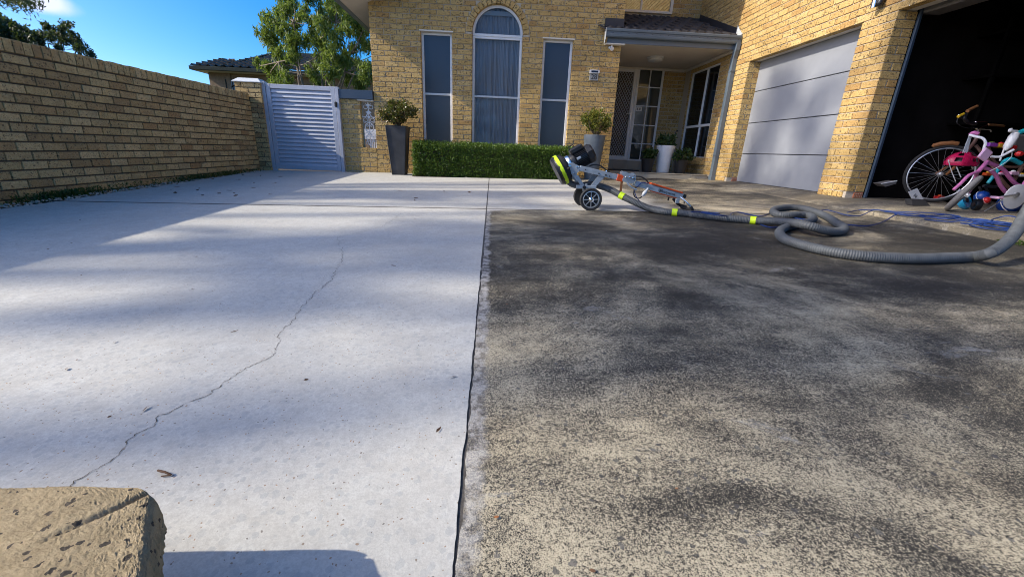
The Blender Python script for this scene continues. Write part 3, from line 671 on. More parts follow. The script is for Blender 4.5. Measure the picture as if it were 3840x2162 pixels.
# security door, sidelight, sill
YB = 10.655
dr = MB(); dr.bbox((3.205, YB-.05, .37), (3.285, YB-.005, 2.40), .005).bbox((2.30, YB-.05, 2.33), (3.205, YB-.005, 2.40), .005).bbox((2.30, YB-.05, .37), (3.205, YB-.005, .47), .005)
door = dr.build('security_door', 'white_frame', rear)
MB().box((2.30, YB-.003, .37), (3.22, YB+.004, 2.36)).build('timber_door', 'wood_door', door)
gr = MB(); st_ = .062; x0, x1, z0, z1 = 2.30, 3.205, .47, 2.33
for sgn in (1, -1):
    for i in range(-60, 60):
        pts = []
        c0 = x0 + i*st_     # x = c0 + sgn*(z-z0)*.62
        k = .62*sgn; za, zb = z0, z1
        lo, hi = sorted(((x0-c0)/k+z0, (x1-c0)/k+z0)); za = max(za, lo); zb = min(zb, hi)
        if zb-za < .02: continue
        for z in (za, zb): pts.append((c0+k*(z-z0), YB-.028+.004*sgn, z))
        gr.tube(pts, .0042, 4)
gr.build('diamond_grille', 'cap_metal', door)
MB().bbox((3.215, YB-.075, 1.30), (3.25, YB-.05, 1.47), .004).tube([(3.23, YB-.075, 1.42), (3.23, YB-.1, 1.42), (3.12, YB-.1, 1.425)], .009, 8).build('door_handle', 'alloy', door)
slt = MB(); slt.bbox((3.29, YB-.04, .365), (3.345, YB, 2.44), .004).bbox((3.875, YB-.04, .365), (3.925, YB, 2.44), .004)
for z in (.365, 2.40): slt.bbox((3.346, YB-.039, z), (3.874, YB, z+.035), .003)
slt.bbox((3.593, YB-.034, .40), (3.617, YB-.004, 2.40), .003)
zz = [.40, .77, 1.192, 1.616, 2.027, 2.40]
for z in zz[1:-1]:
    for a, b in ((3.346, 3.592), (3.618, 3.874)): slt.bbox((a, YB-.033, z-.011), (b, YB-.005, z+.011), .003)
side = slt.build('sidelight', 'white_frame', rear)
for a, b in zip(zz[:-1], zz[1:]):
    for c, d in ((3.346, 3.592), (3.618, 3.874)): MB().box((c, YB-.016, a+.01), (d, YB-.012, b-.01)).build('pane', 'door_glass', side)
MB().box((3.36, YB-.0185, 1.50), (3.50, YB-.0165, 1.60)).build('sticker', 'paper', side)
MB().box((3.38, YB-.0195, 1.525), (3.415, YB-.019, 1.575)).box((3.435, YB-.0195, 1.525), (3.47, YB-.019, 1.575)).build('sticker_print', 'header_panel', side)
MB().box((2.30, YB-.03, .1), (3.29, 10.67, .365)).box((3.2901, YB-.03, .1), (3.928, 10.67, .362)).build('door_sill', 'mortar', rear); ds = rear.children[-1]
x = 2.302
while x < 3.9: MB().bbox((x, YB-.04, .165), (min(x+.33, 3.93)-.004, YB-.028, .364), .002).build('riser_tile', 'porch_tile', ds); x += .333
# porch side window
sw = MB(); Xs = WX+.05
ya, yb = 9.075, 10.345
for (a, b, c, d) in ((ya, ya+.045, .475, 2.335), (yb-.045, yb, .475, 2.335), (ya+.046, yb-.046, 2.29, 2.335), (ya+.046, yb-.046, .475, .52), (ya+.046, yb-.046, 1.14, 1.19), (9.60, 9.645, 1.191, 2.289), (9.56, 9.60, .521, 1.139)): sw.bbox((Xs-.03, a, c), (Xs+.03, b, d), .004)
swo = sw.build('window', 'white_frame', garw)
for (a, b, c, d) in ((ya+.03, 9.6, 1.19, 2.29), (9.645, yb-.03, 1.19, 2.29), (ya+.03, 9.56, .52, 1.14), (9.60, yb-.03, .52, 1.14)): MB().box((Xs-.002, a, c), (Xs+.002, b, d)).build('pane', 'dark_glass', swo)
MB().prism([(WX-.06, ya-.05, .43), (WX+.05, ya-.05, .475), (WX+.05, ya-.05, .40), (WX-.06, ya-.05, .36)], (0, 1.35, 0)).build('window_sill', 'brick', garw)
# porch floor and step
pf = MB().box((2.295, 8.77, .0), (4.45, 10.65, .150)).build('porch_floor', 'mortar', house)
for i in range(6):
    a = 2.30+.36*i; b = min(a+.355, 4.20)
    MB().bbox((a, 8.752, .055), (b, 8.768, .138), .002).build('step_tile', 'porch_tile', pf)
    for j in range(5): MB().bbox((a, 8.748+.36*j, .151), (b if i < 5 else 4.44, 8.748+.36*j+.355, .162), .002).build('floor_tile', 'porch_tile', pf)
# downpipe
dp = MB()
pth = [(4.405, 8.44, 2.515), (4.405, 8.45, 2.40), (4.415, 8.50, 2.27), (4.415, 8.50, .13), (4.415, 8.49, .06)]
def rect_pipe(mb, pts, wx, wy):
    V = []
    for p in pts: V += [(p[0]-wx, p[1]-wy, p[2]), (p[0]+wx, p[1]-wy, p[2]), (p[0]+wx, p[1]+wy, p[2]), (p[0]-wx, p[1]+wy, p[2])]
    mb.add(V, [(4*i+k, 4*i+(k+1) % 4, 4*i+4+(k+1) % 4, 4*i+4+k) for i in range(len(pts)-1) for k in range(4)] + [(0, 3, 2, 1), tuple(range(4*len(pts)-4, 4*len(pts)))])
rect_pipe(dp, pth, .035, .05); dpo = dp.build('downpipe', 'gutter_paint', house)
sk = MB(); rect_pipe(sk, [(4.41, 8.49, .05), (4.412, 8.495, .17)], .044, .06); sk.build('pipe_socket', 'gutter_paint', dpo)
for z in (.55, 2.05): MB().box((4.372, 8.443, z), (4.458, 8.557, z+.02)).build('pipe_clip', 'gutter_paint', dpo)
# closed garage door
XD = 4.665
gd = MB().box((XD+.03, 5.45, .095), (XD+.06, 8.04, 2.3)).build('garage_door', 'panel_gap', garw)
zl = [.098] + [atx(2600+a/1.933, b/1.933, XD).z for a, b in ((660, 1120), (720, 862), (800, 588))] + [2.25]
for a, b in zip(zl[:-1], zl[1:]): MB().bbox((XD, 5.46, a+.006), (XD+.028, 8.028, b-.006), .003).build('panel', 'garage_panel', gd)
for yy0, yy1 in ((5.66, 8.03), (2.6, 5.18)):
    MB().bbox((WX+.005, yy0-.1, 2.152), (WX+.20, yy1+.08, 2.165), .002).build('steel_lintel', 'cream_paint', garw)
# open garage bay: dark room with jamb track
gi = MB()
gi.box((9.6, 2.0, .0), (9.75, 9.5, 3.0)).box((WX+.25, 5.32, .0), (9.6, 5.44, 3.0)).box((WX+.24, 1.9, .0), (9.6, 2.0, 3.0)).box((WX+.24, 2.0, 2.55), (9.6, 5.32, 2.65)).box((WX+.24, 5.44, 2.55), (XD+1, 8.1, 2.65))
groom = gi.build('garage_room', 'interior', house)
MB().bbox((WX+.235, 5.15, .1), (WX+.27, 5.178, 2.35), .004).build('door_track', 'beam_blue', groom)
MB().bbox((WX+.26, 2.3, 2.12), (WX+.5, 5.2, 2.5), .02).build('door_roll', 'header_panel', groom)
# wall lamp over the garage bay and porch spotlight
lp = atx(2700+1040/1.706, 30/1.706, WX)
wl = thing('wall_lamp', (WX, lp.y, lp.z), 'chrome up-and-down wall lamp with sensor between the two garage bays', 'lamp')
MB().lathe((WX-.075, lp.y+.03, lp.z-.03), (0, 0, 1), [(.032, 0), (.032, .2)], 20).build('lamp_body', 'chrome', wl)
MB().bbox((WX-.09, lp.y-.05, lp.z+.02), (WX-.0, lp.y+.05, lp.z+.16), .01).build('back_plate', 'black_plastic', wl)
MB().lathe((WX-.06, lp.y-.03, lp.z+.02), (-.3, 0, -1), [(.035, 0), (.035, .03), (.02, .05), (.002, .055)], 16).build('sensor', 'black_plastic', wl)
q = at(2290, 180, 8.52)
slp = thing('spot_lamp', (2.10, 8.52, 2.395), 'small white spot lamp under the left end of porch gutter', 'lamp')
MB().tube([(2.10, 8.52, 2.395), (2.10, 8.52, 2.36)], .012).build('bracket', 'white_plastic', slp)
MB().lathe((2.10, 8.53, 2.34), (.3, -1, -.5), [(.02, -.05), (.03, -.03), (.036, .02), (.033, .03)], 16).build('lamp_head', 'white_plastic', slp)
MB().lathe((2.06, 8.52, 2.35), (-.5, -1, -.4), [(.016, -.03), (.022, .01), (.02, .015)], 12).build('sensor', 'cap_metal', slp)
# number plaque
np_ = thing('number_plaque', (1.825, 8.575, 1.88), 'grey solar house number plaque reading 28 on the brick wall', 'number plaque')
MB().bbox((1.745, 8.545, 1.795), (1.912, 8.574, 1.915), .006).build('plate', 'plaque_grey', np_)
MB().bbox((1.735, 8.525, 1.916), (1.922, 8.574, 1.975), .006).build('lamp_hood', 'white_plastic', np_)
MB().box((1.765, 8.5225, 1.93), (1.892, 8.5245, 1.962)).build('solar_cell', 'solar', np_)
text_mesh('digits', '28', .118, Matrix.Translation((1.828, 8.5435, 1.854)) @ Matrix.Rotation(math.pi/2, 4, 'X'), 'ink', np_)
# ------------------------------------------------------------------ boundary wall, pillar, gate, low wall
bw = thing('boundary_wall', (-4.5, 5.5, -.1), 'long weathered cream brick boundary wall in shade along the left side', 'wall'); THINGS['wall'] = bw
OW = Vector((-4.5, 1.6, 0)); TOPW = 1.29
wc = MB().box((-4.73, 1.6, -.4), (-4.515, 8.46, 1.275)).build('wall_core', 'dark_mortar', bw)
wall_bricks('wall', wc, 'old_brick', OW, Yv, Xv, 6.86, 1.170-.086*18, 18, depth=.1, off=.06, bh=.0735)
y = 0
while y < 6.80: put_brick('wall', wc, 'old_brick', OW, Yv, Xv, y+.004, y+.082, 1.172, 1.29+random.uniform(-.003, .003), -.004, .235); y += .0865
pil = thing('gate_pillar', (-4.4, 8.5, 0), 'square brick gate pillar with pale metal cap at end of boundary wall', 'pillar'); THINGS['pillar'] = pil
pa, pb = at(893, 316, 8.47), at(1000, 319, 8.47)
px0, px1, pzt = -4.74, -4.29, 1.475
pcore = MB().box((px0+.01, 8.478, -.2), (px1-.01, 8.75, pzt-.005)).build('pillar_core', 'dark_mortar', pil)
wall_bricks('pillar', pcore, 'old_brick', Vector((px0, 8.47, 0)), Xv, -Yv, px1-px0, pzt-.08-.086*18, 19, off=.11)
MB().add([(px0-.03, 8.44, pzt), (px1+.03, 8.44, pzt), (px1+.03, 8.79, pzt), (px0-.03, 8.79, pzt), (px0-.03, 8.44, pzt+.012), (px1+.03, 8.44, pzt+.012), (px1+.03, 8.79, pzt+.012), (px0-.03, 8.79, pzt+.012), (px0+.05, 8.52, pzt+.075), (px1-.05, 8.52, pzt+.075), (px1-.05, 8.70, pzt+.075), (px0+.05, 8.70, pzt+.075)],
    [(0, 3, 2, 1), (0, 1, 5, 4), (1, 2, 6, 5), (2, 3, 7, 6), (3, 0, 4, 7), (4, 5, 9, 8), (5, 6, 10, 9), (6, 7, 11, 10), (7, 4, 8, 11), (8, 9, 10, 11)]).build('pillar_cap', 'cap_metal', pil)
gate = thing('side_gate', (-3.6, 8.55, -.05), 'pale blue-grey louvred metal side gate between brick pillar and house', 'gate')
YG = 8.55
gl, gr_ = -4.225, -2.985
gt, gb = 1.475, -.025
MB().bbox((gl-.075, YG-.03, -.06), (gl-.008, YG+.05, gt+.03), .004).build('gate_post', 'gate_paint', gate)
MB().bbox((gr_+.008, YG-.03, -.06), (gr_+.068, YG+.05, gt+.0), .004).build('gate_post', 'gate_paint', gate)
fr = MB(); fr.bbox((gl, YG-.02, gb), (gl+.075, YG+.03, gt), .004).bbox((gr_-.075, YG-.02, gb), (gr_, YG+.03, gt), .004).bbox((gl+.076, YG-.019, gt-.075), (gr_-.076, YG+.03, gt), .004).bbox((gl+.076, YG-.019, gb), (gr_-.076, YG+.03, gb+.075), .004)
fr.build('gate_frame', 'gate_paint', gate)
za, zb = gb+.075, gt-.075; ns = 19; ps = (zb-za)/ns
for i in range(ns):
    z = za+ps*i; MB().prism([(gl+.077, YG-.018, z+.002), (gl+.077, YG-.012, z-.004), (gl+.077, YG+.022, z+ps*1.02), (gl+.077, YG+.016, z+ps*1.06)], (gr_-gl-.154, 0, 0)).build('louvre_slat', 'gate_paint', gate)
MB().bbox((gr_-.015, YG-.055, 1.13), (gr_+.03, YG-.02, 1.22), .012).build('latch', 'black_plastic', gate)
low = thing('low_brick_wall', (-2.6, 8.58, 0), 'narrow brick wall with open slot between gate and house corner', 'wall'); THINGS['low'] = low
lx0, lx1 = -2.912, -2.294
ox0 = -2.555
lops = [dict(u0=ox0-lx0, u1=lx1-lx0+.01, za=.42, zb=1.5)]
lc = MB().box((lx0+.004, 8.59, -.2), (lx1, 8.79, .40)).box((lx0+.004, 8.59, .401), (ox0-.008, 8.79, 1.285)).build('low_wall_core', 'mortar', low)
wall_bricks('low', lc, 'brick', Vector((lx0, 8.58, 0)), Xv, -Yv, lx1-lx0, -.09, 16, lops, off=.0, depth=.11)
for i in range(3): put_brick('low', lc, 'brick', Vector((lx0, 8.578, 0)), Xv, -Yv, ox0-lx0+.004+.087*i, ox0-lx0+.083+.087*i, .345, .43, -.002, .2)
MB().bbox((-2.975, 8.53, 1.288), (-2.295, 8.80, 1.44), .003).build('beam', 'beam_blue', low)
MB().bbox((-2.60, 8.56, 1.262), (-2.297, 8.80, 1.286), .003).build('beam_lining', 'cream_paint', low)
# cast lace insert
lace = thing('lace_panel', (-2.43, 8.66, .44), 'white cast metal scrollwork panel in the slot of low brick wall', 'ornament')
lx, ly = -2.425, 8.66
def scroll(mb, cx, cz, r, sgn, a0=0, turns=1.2, th=.0058):
    pts = [(cx+sgn*(r*(1-.55*t))*math.cos(a0+turns*2*math.pi*t), ly, cz+(r*(1-.55*t))*math.sin(a0+turns*2*math.pi*t)) for t in [k/20 for k in range(21)]]
    mb.tube(pts, th, 5)
lb = MB(); lb.tube([(lx, ly, .43), (lx, ly, 1.27)], .009, 6).build('stem', 'white_frame', lace)
lb = MB()
for sgn in (-1, 1):
    for (dx, z, r, a0) in ((.055, 1.17, .05, 1.6), (.06, .93, .052, -1.4), (.05, .80, .055, 1.5), (.055, .66, .055, -1.5), (.05, .53, .05, 1.5)): scroll(lb, lx+sgn*dx, z, r, sgn, a0)
    lb.tube(smooth_path([(lx+sgn*.01, ly, 1.08), (lx+sgn*.05, ly, 1.0), (lx+sgn*.115, ly, .985), (lx+sgn*.12, ly, 1.01)], 5), .010, 5)
    lb.tube(smooth_path([(lx, ly, .90), (lx+sgn*.075, ly, .84), (lx+sgn*.06, ly, .74), (lx, ly, .70), (lx+sgn*.065, ly, .64), (lx+sgn*.05, ly, .54), (lx, ly, .46)], 5), .009, 5)
lb.build('scroll', 'white_frame', lace)
lb = MB()
for z, s in ((1.075, 1), (1.20, .7), (.99, .6)):
    lb.prism([(lx-.06*s, ly-.006, z), (lx-.02*s, ly-.006, z+.015), (lx, ly-.006, z+.06*s), (lx+.02*s, ly-.006, z+.015), (lx+.06*s, ly-.006, z), (lx+.02*s, ly-.006, z-.02), (lx, ly-.006, z-.035), (lx-.02*s, ly-.006, z-.02)], (0, .012, 0))
lb.build('leaf_boss', 'white_frame', lace)
# behind the slot: white fence in the side passage
wf = thing('white_fence', (-3.4, 11.5, 0), 'white picket fence seen through the slot in the low wall', 'fence')
for i in range(9): MB().bbox((-3.22+.045*i, 11.5, -.1), (-3.20+.045*i, 11.52, .62), .002).build('picket', 'fence_white', wf)
MB().bbox((-3.62, 11.48, .62), (-2.80, 11.54, .86), .004).build('top_rail', 'fence_white', wf)
MB().bbox((-3.55, 11.49, -.1), (-3.24, 11.53, .60), .01).build('base_panel', 'neighbour_brick', wf)

# ------------------------------------------------------------------ leaf clouds
def leaf_mesh(name, C, L, W, D, mat, parent=None, Nrm=None, fold=0., **kw):
    """C centres, L lengths, W widths, D unit directions -> one quad per leaf"""
    n = len(C); rnd = RNG.normal(size=(n, 3)) if Nrm is None else Nrm
    S = np.cross(D, rnd); S /= (np.linalg.norm(S, axis=1, keepdims=True)+1e-9)
    L = np.asarray(L).reshape(-1, 1)*np.ones((n, 1)); W = np.asarray(W).reshape(-1, 1)*np.ones((n, 1))
    V = np.empty((n, 4, 3)); V[:, 0] = C-D*L/2; V[:, 1] = C+S*W/2-D*L*.05; V[:, 2] = C+D*L/2; V[:, 3] = C-S*W/2-D*L*.05
    me = bpy.data.meshes.new(name); me.vertices.add(4*n); me.vertices.foreach_set('co', V.ravel())
    me.loops.add(4*n); me.loops.foreach_set('vertex_index', np.arange(4*n, dtype=np.int32)); me.polygons.add(n)
    me.polygons.foreach_set('loop_start', np.arange(0, 4*n, 4, dtype=np.int32)); me.polygons.foreach_set('loop_total', np.full(n, 4, dtype=np.int32))
    me.update(calc_edges=True); me.materials.append(M[mat]); return obj(name, me, parent, **kw)
def unit(v): return v/(np.linalg.norm(v, axis=1, keepdims=True)+1e-9)
def clumps(cs, rs, per, droop=.6, shell=.5):
    C, D = [], []
    for c, r in zip(cs, rs):
        k = max(8, int(per*(r/.3)**1.6)); d = unit(RNG.normal(size=(k, 3))); q = RNG.random((k, 1))**shell
        # each clump is a handful of drooping sprays
        sp = unit(RNG.normal(size=(7, 3)))*r*.55; j = RNG.integers(0, 7, k)
        p = np.array(c) + sp[j] + d*q*r*np.array([.55, .55, .62]); C.append(p)
        D.append(unit(RNG.normal(size=(k, 3))*.7 + np.array([0, 0, -droop])))
    return np.concatenate(C), np.concatenate(D)
def tree(name, label, base, tips, rs, per, leafmat, barkmat, r0, L, W, forks, group=None, droop=.6, shell=.5):
    t = thing(name, base, label, 'tree', group); tr = MB(); B = Vector(base); rnd = random.Random(len(tips))
    F_ = [Vector(f) for f in forks]
    for i, f in enumerate(F_):
        mid = (B+f)/2 + Vector((rnd.uniform(-.1, .1), rnd.uniform(-.1, .1), 0))*(f-B).length*.5
        tr.tube(smooth_path([B, mid, f], 5), [r0*(1-.65*j/10) for j in range(11)], 7)
    for tp in tips:
        tp = Vector(tp); f = min(F_, key=lambda q: (q-tp).length + (2 if q.z > tp.z else 0)); m = f.lerp(tp, .5)+Vector((rnd.uniform(-.12, .12), rnd.uniform(-.12, .12), -.06))*(tp-f).length
        ra = r0*.33; tr.tube(smooth_path([f, m, tp], 4), [ra*(1-.85*j/8) for j in range(9)], 5)
    tr.build('trunk', barkmat, t)
    C, D = clumps(tips, rs, per, droop, shell); n = len(C)
    leaf_mesh('crown', C, L*(.7+.6*RNG.random(n)), W*(.7+.6*RNG.random(n)), D, leafmat, t); return t
# slender gum behind the gate
zs = [(380,40),(330,90),(420,110),(300,160),(230,260),(180,290),(280,330),(350,250),(440,170),(500,100),(560,150),(620,200),(400,330),(470,290),(300,420),(340,500),(150,490),(230,530),(270,600),(330,630),(400,440),(450,380),(540,330),(580,260),(650,130),(700,60),(740,130),(800,80),(850,150),(700,230),(650,320),(620,400),(700,420),(760,320),(820,250),(880,220),(930,300),(950,250),(980,350),(900,380),(850,440),(780,500),(850,560),(950,500),(990,560),(950,620),(600,520),(560,600),(620,640),(660,480),(700,560),(330,10),(720,0),(800,20),(540,540),(250,180),(760,200),(340,-60),(420,-120),(720,-80),(820,-140),(900,-60),(960,60),(990,150),(560,-20),(1060,200),(1090,350),(1050,500),(880,620),(820,620)]
tips = []; rs = []
for x, yv in zs:
    p = at(900+x/2.071, yv/2.071, 12.2+random.uniform(0, 1.9)); tips.append(tuple(p)); rs.append(random.uniform(.20, .33))
gb_ = at(900+480/2.071, 700/2.071, 13); forks = [at(900+x/2.071, yv/2.071, Y) for x, yv, Y in ((380, 330, 12.8), (450, 430, 13.0), (540, 480, 13.2), (300, 480, 12.7), (620, 300, 13.1), (700, 330, 13.5), (860, 420, 13.4), (820, 560, 13.2), (920, 480, 13.6), (420, 180, 12.8), (740, 180, 13.3))]
tree('gum_tree', 'bright green gum tree with slender pale stems rising behind the side gate', (gb_.x+.3, 13.1, -.3), tips, rs, 400, 'gum_leaf', 'bark', .045, .15, .030, forks, droop=.9, shell=.7)
# dark trees beyond the boundary wall
def px4(l, D, s=6.44): return [tuple(at(x/s, yv/s, D+random.uniform(-1.2, 1.2))) for x, yv in l]
l1 = [(0,560),(150,620),(100,760),(300,680),(350,820),(500,780),(550,920),(700,900),(800,990),(850,1040),(900,960),(200,860),(450,720),(600,840),(0,800),(100,950),(300,960),(500,1000),(-200,500),(-400,450),(-300,700),(-500,650),(-150,850),(-700,500),(-800,750),(-600,900),(650,1020),(-300,950),(-500,1000),(-50,650),(-900,900),(750,1060)]
tree('dark_tree', 'dense dark tree looming over the wall at the left picture edge', tuple(at(-60, 330, 20)), px4(l1, 20), [random.uniform(.27, .42) for _ in l1], 260, 'dark_leaf', 'dark_bark', .12, .17, .055, [at(-60, 160, 20), at(40, 150, 20), at(-20, 130, 20.4)], 'dark trees beyond the boundary wall')
l2 = [(1050,650),(1150,700),(1000,800),(1100,850),(1250,760),(1400,750),(1550,610),(1650,600),(1600,690),(1500,800),(1700,800),(1800,900),(1850,1000),(1950,1100),(2050,1200),(2150,1280),(1300,900),(1450,950),(1600,950),(1700,1050),(1350,1110),(1430,1160),(1950,1250),(2220,1330),(1200,820),(1500,700),(1750,920),(1850,1120),(1350,830),(1150,950)]
tree('dark_tree', 'small rounded dark tree with open gaps poking above the shaded boundary wall', tuple(at(230, 330, 20)), px4(l2, 20), [random.uniform(.15, .25) for _ in l2], 190, 'dark_leaf', 'dark_bark', .05, .14, .045, [at(180, 165, 20), at(240, 150, 20), at(235, 130, 20.3), at(290, 180, 20)], 'dark trees beyond the boundary wall')
l3 = [(150,20),(200,100),(280,170),(650,20),(700,70),(500,100),(580,150),(250,40),(0,-60),(200,-120),(450,-100),(700,-150),(-200,-100),(900,-250),(560,-30),(100,-250),(400,-300),(-300,-300),(-600,-200),(740,30)]
tree('overhanging_tree', 'thin leafy tree tips hanging in from the top left corner below the cloud', tuple(at(-900, 500, 15)), px4(l3, 15), [random.uniform(.07, .12) if 0 < x < 800 and yv > -10 else random.uniform(.3, .5) for x, yv in l3], 120, 'dark_leaf', 'dark_bark', .09, .11, .03, [at(-250, -40, 15), at(-60, -60, 15.2), at(40, -30, 15)])
# tall gums off to the left, towards the sun: their crowns dapple the driveway and walls
TGT = {'a': (26, [(900, 605, .8), (760, 690, .5), (1000, 695, .5), (620, 800, .35), (1120, 575, .6), (1050, 487, .9), (830, 500, .7)]),
       'b': (31, [(1700, 835, .4), (2200, 900, .4), (1500, 700, .8), (1850, 760, .8), (2400, 830, .7), (1350, 610, .7), (1800, 590, .9), (2250, 570, .9), (2000, 520, .8)])}
TGT['c'] = (34, [])
def shade_tree(key, label, seed):
    """a real crown up-sun of the drive; clumps stand along the sun's direction from the patches they shade"""
    rr__ = random.Random(seed); t, tg = TGT[key]; tips = []; rads = []
    gts = [(atg(u*1.4913, v*1.4913), k) for u, v, k in tg]
    if key == 'b':
        gts += [(Vector((4.66, y, z)), .55) for y, z in ((7.1, 1.6), (7.2, 1.35), (6.3, 1.1), (6.2, .8), (7.4, .7), (7.5, .4), (6.7, .3), (5.9, .2), (7.7, 1.3), (7.6, .1))] + [(Vector((4.46, y, z)), .6) for y, z in ((5.3, .5), (4.9, .9), (3.4, 3.3))]
        gts += [(Vector((x, 8.58, z)), .5) for x, z in ((.6, 2.2), (1.3, 2.6), (1.9, 2.6), (.2, 2.7), (2.2, 2.9))]
    if key == 'c': gts = [(Vector((4.6, y, z)), .45) for y in (2.9, 3.4, 3.9, 4.4, 4.85) for z in (.95, 1.4, 1.85, 2.2)]
    for p, k in gts:
        for i in range(2):
            tt = t+rr__.uniform(-2.5, 2.5); q = p - SUN*(tt/SUN.x); q += Vector((0, rr__.gauss(0, .45)*k, rr__.gauss(0, .35)*k)); tips.append(tuple(q)); rads.append(rr__.uniform(.28, .5)*(.6+.6*k))
    c = sum((Vector(q) for q in tips), Vector())/len(tips)
    fk = [c + Vector((rr__.uniform(-1.2, 1.2), rr__.uniform(-2.5, 2.5), rr__.uniform(-2.5, 1))) for _ in range(9)]
    return tree('tall_gum_tree', label, (c.x+1, c.y, -.7), tips, rads, 80 if key == 'c' else 38, 'gum_leaf', 'bark', .16, .24, .075, fk, 'tall gums beyond the boundary wall', droop=.7)
shade_tree('a', 'tall gum tree outside the picture on the left, nearest of three', 3); shade_tree('b', 'tall gum tree outside the picture on the left, the middle of three', 5); shade_tree('c', 'tall dense gum tree outside the picture on the left, farthest of three', 9)
# trees across the street behind the camera (seen as reflections in the windows)
for k, (x, y_, h) in enumerate(((-7, -20, 6.0), (1.5, -23, 7.5), (9, -19, 6.5))):
    rt = random.Random(40+k); tp = [(x+rt.gauss(0, 1.9), y_+rt.gauss(0, 1.2), rt.uniform(1.2, h)) for _ in range(46)]
    tree('street_tree', 'leafy street tree behind the camera, mirrored in the %s window' % ('left', 'arched', 'right')[k], (x, y_, -.7), tp, [rt.uniform(.6, 1.0) for _ in tp], 22, 'street_leaf', 'dark_bark', .2, .38, .18, [(x+rt.gauss(0, .6), y_, rt.uniform(2, h*.7)) for _ in range(5)], 'street trees behind the camera')
# neighbour
nb = thing('neighbour_house', (-11, 22, 0), 'neighbouring brown brick house with dark tiled hip roof behind the gate', 'house')
YN = 22
eL, eR = at(717, 259, YN-.6), at(1330, 335, YN-.6)
ez = eL.z; wx0, wx1 = eL.x+.35, -5.2
MB().box((wx0, YN, -.7), (wx1, YN+7, ez+.0)).build('wall', 'neighbour_brick', nb)
MB().prism([(eL.x+.05, YN-.55, ez-.02), (wx1+.6, YN-.55, ez-.02), (wx1+.6, YN+7.5, ez-.02), (eL.x+.05, YN+7.5, ez-.02)], (0, 0, .04)).build('soffit', 'soffit_paint', nb)
MB().bbox((eL.x-.02, YN-.72, ez-.02), (wx1+.7, YN-.58, ez+.13), .01).bbox((eL.x-.06, YN-.58, ez-.02), (eL.x+.06, YN+7.5, ez+.13), .01).build('gutter', 'neighbour_trim', nb)
def roof_face(mb, P00, P10, apexL, apexR, pitch=.36, row=.36):
    """tiled slope between eave P00-P10 and ridge apexL-apexR: rolls along the eave, steps up the slope"""
    A, B, C_, D_ = (Vector(p) for p in (P00, P10, apexR, apexL)); nr = max(4, int(((D_-A).length)/row)); 
    nx = int((B-A).length/pitch*4); nrm = (B-A).cross(D_-A).normalized(); 
    if nrm.z < 0: nrm = -nrm
    V = []
    for j in range(nr):
        for s, lift in ((0, .09), (1, .012)):
            t = (j+s)/nr
            l = A.lerp(D_, t); r = B.lerp(C_, t)
            for i in range(nx+1):
                q = A.lerp(B, i/nx); e_ = (q-A).length; 
                # keep rolls square to the eave: clip the eave point to the hips
                p0 = q + (D_-A-(B-A).normalized()*(D_-A).dot((B-A).normalized()))*t
                ux = (B-A).normalized(); lo, hi = (l-A).dot(ux), (r-A).dot(ux); e2 = min(max((p0-A).dot(ux), lo), hi)
                V.append(p0+ux*(e2-(p0-A).dot(ux))+nrm*(lift+.075*max(0, math.sin(2*math.pi*e_/pitch))))
    mb.add(V, [(k*(nx+1)+i, k*(nx+1)+i+1, (k+1)*(nx+1)+i+1, (k+1)*(nx+1)+i) for k in range(2*nr-1) for i in range(nx)])
rfm = MB(); zr = ez+.08
hp = at(1010, 218, YN+3); 
xA = eL.x+1.05; a0 = (xA, YN-.6, zr); b0 = (wx1+.6, YN-.6, zr); hp_ = at(1040, 206, YN+3); rz = hp_.z; AL = hp_.x-xA
roof_face(rfm, a0, b0, (xA+AL, YN+3, rz), (wx1-2.8, YN+3, rz))
roof_face(rfm, b0, (wx1+.6, YN+6.6, zr), (wx1-2.8, YN+3, rz), (wx1-2.8, YN+3.001, rz))
roof_face(rfm, (xA, YN+6.6, zr), a0, (xA+AL, YN+3.001, rz), (xA+AL, YN+3, rz))
ro = rfm.build('roof', 'roof_grey', nb)
rg = MB(); pk_ = at(850, 228, YN+1.6)
roof_face(rg, (eL.x-.05, YN-.55, zr), (eL.x+3.6, YN-.55, zr), (pk_.x-.1, YN+1.6, pk_.z), (pk_.x+.1, YN+1.6, pk_.z)); roof_face(rg, (eL.x-.05, YN+4, zr), (eL.x-.05, YN-.55, zr), (pk_.x, YN+1.601, pk_.z), (pk_.x, YN+1.6, pk_.z)); rg.build('rear_roof', 'roof_grey', nb)
MB().tube([a0, (xA+AL, YN+3, rz+.05), (wx1-2.8, YN+3, rz+.05), b0], .10, 6).build('ridge_capping', 'neighbour_trim', nb)
wz = at(860, 325, YN); wa, wb_ = at(846, 300, YN-.03), at(900, 330, YN-.03)
nw = MB().bbox((wa.x-.04, YN-.04, wb_.z-.6), (wb_.x+.04, YN-.003, wa.z+.03), .01).build('window', 'neighbour_trim', nb)
for i in range(2): MB().box((wa.x+(wb_.x-wa.x)*.5*i+.02, YN-.05, wb_.z-.55), (wa.x+(wb_.x-wa.x)*.5*(i+1)-.02, YN-.045, wa.z-.02)).build('pane', 'dark_glass', nw)
MB().bbox((eL.x+1.15, YN-.06, -.7), (eL.x+1.35, YN+.02, ez-.02), .01).build('pier', 'neighbour_brick', nb)
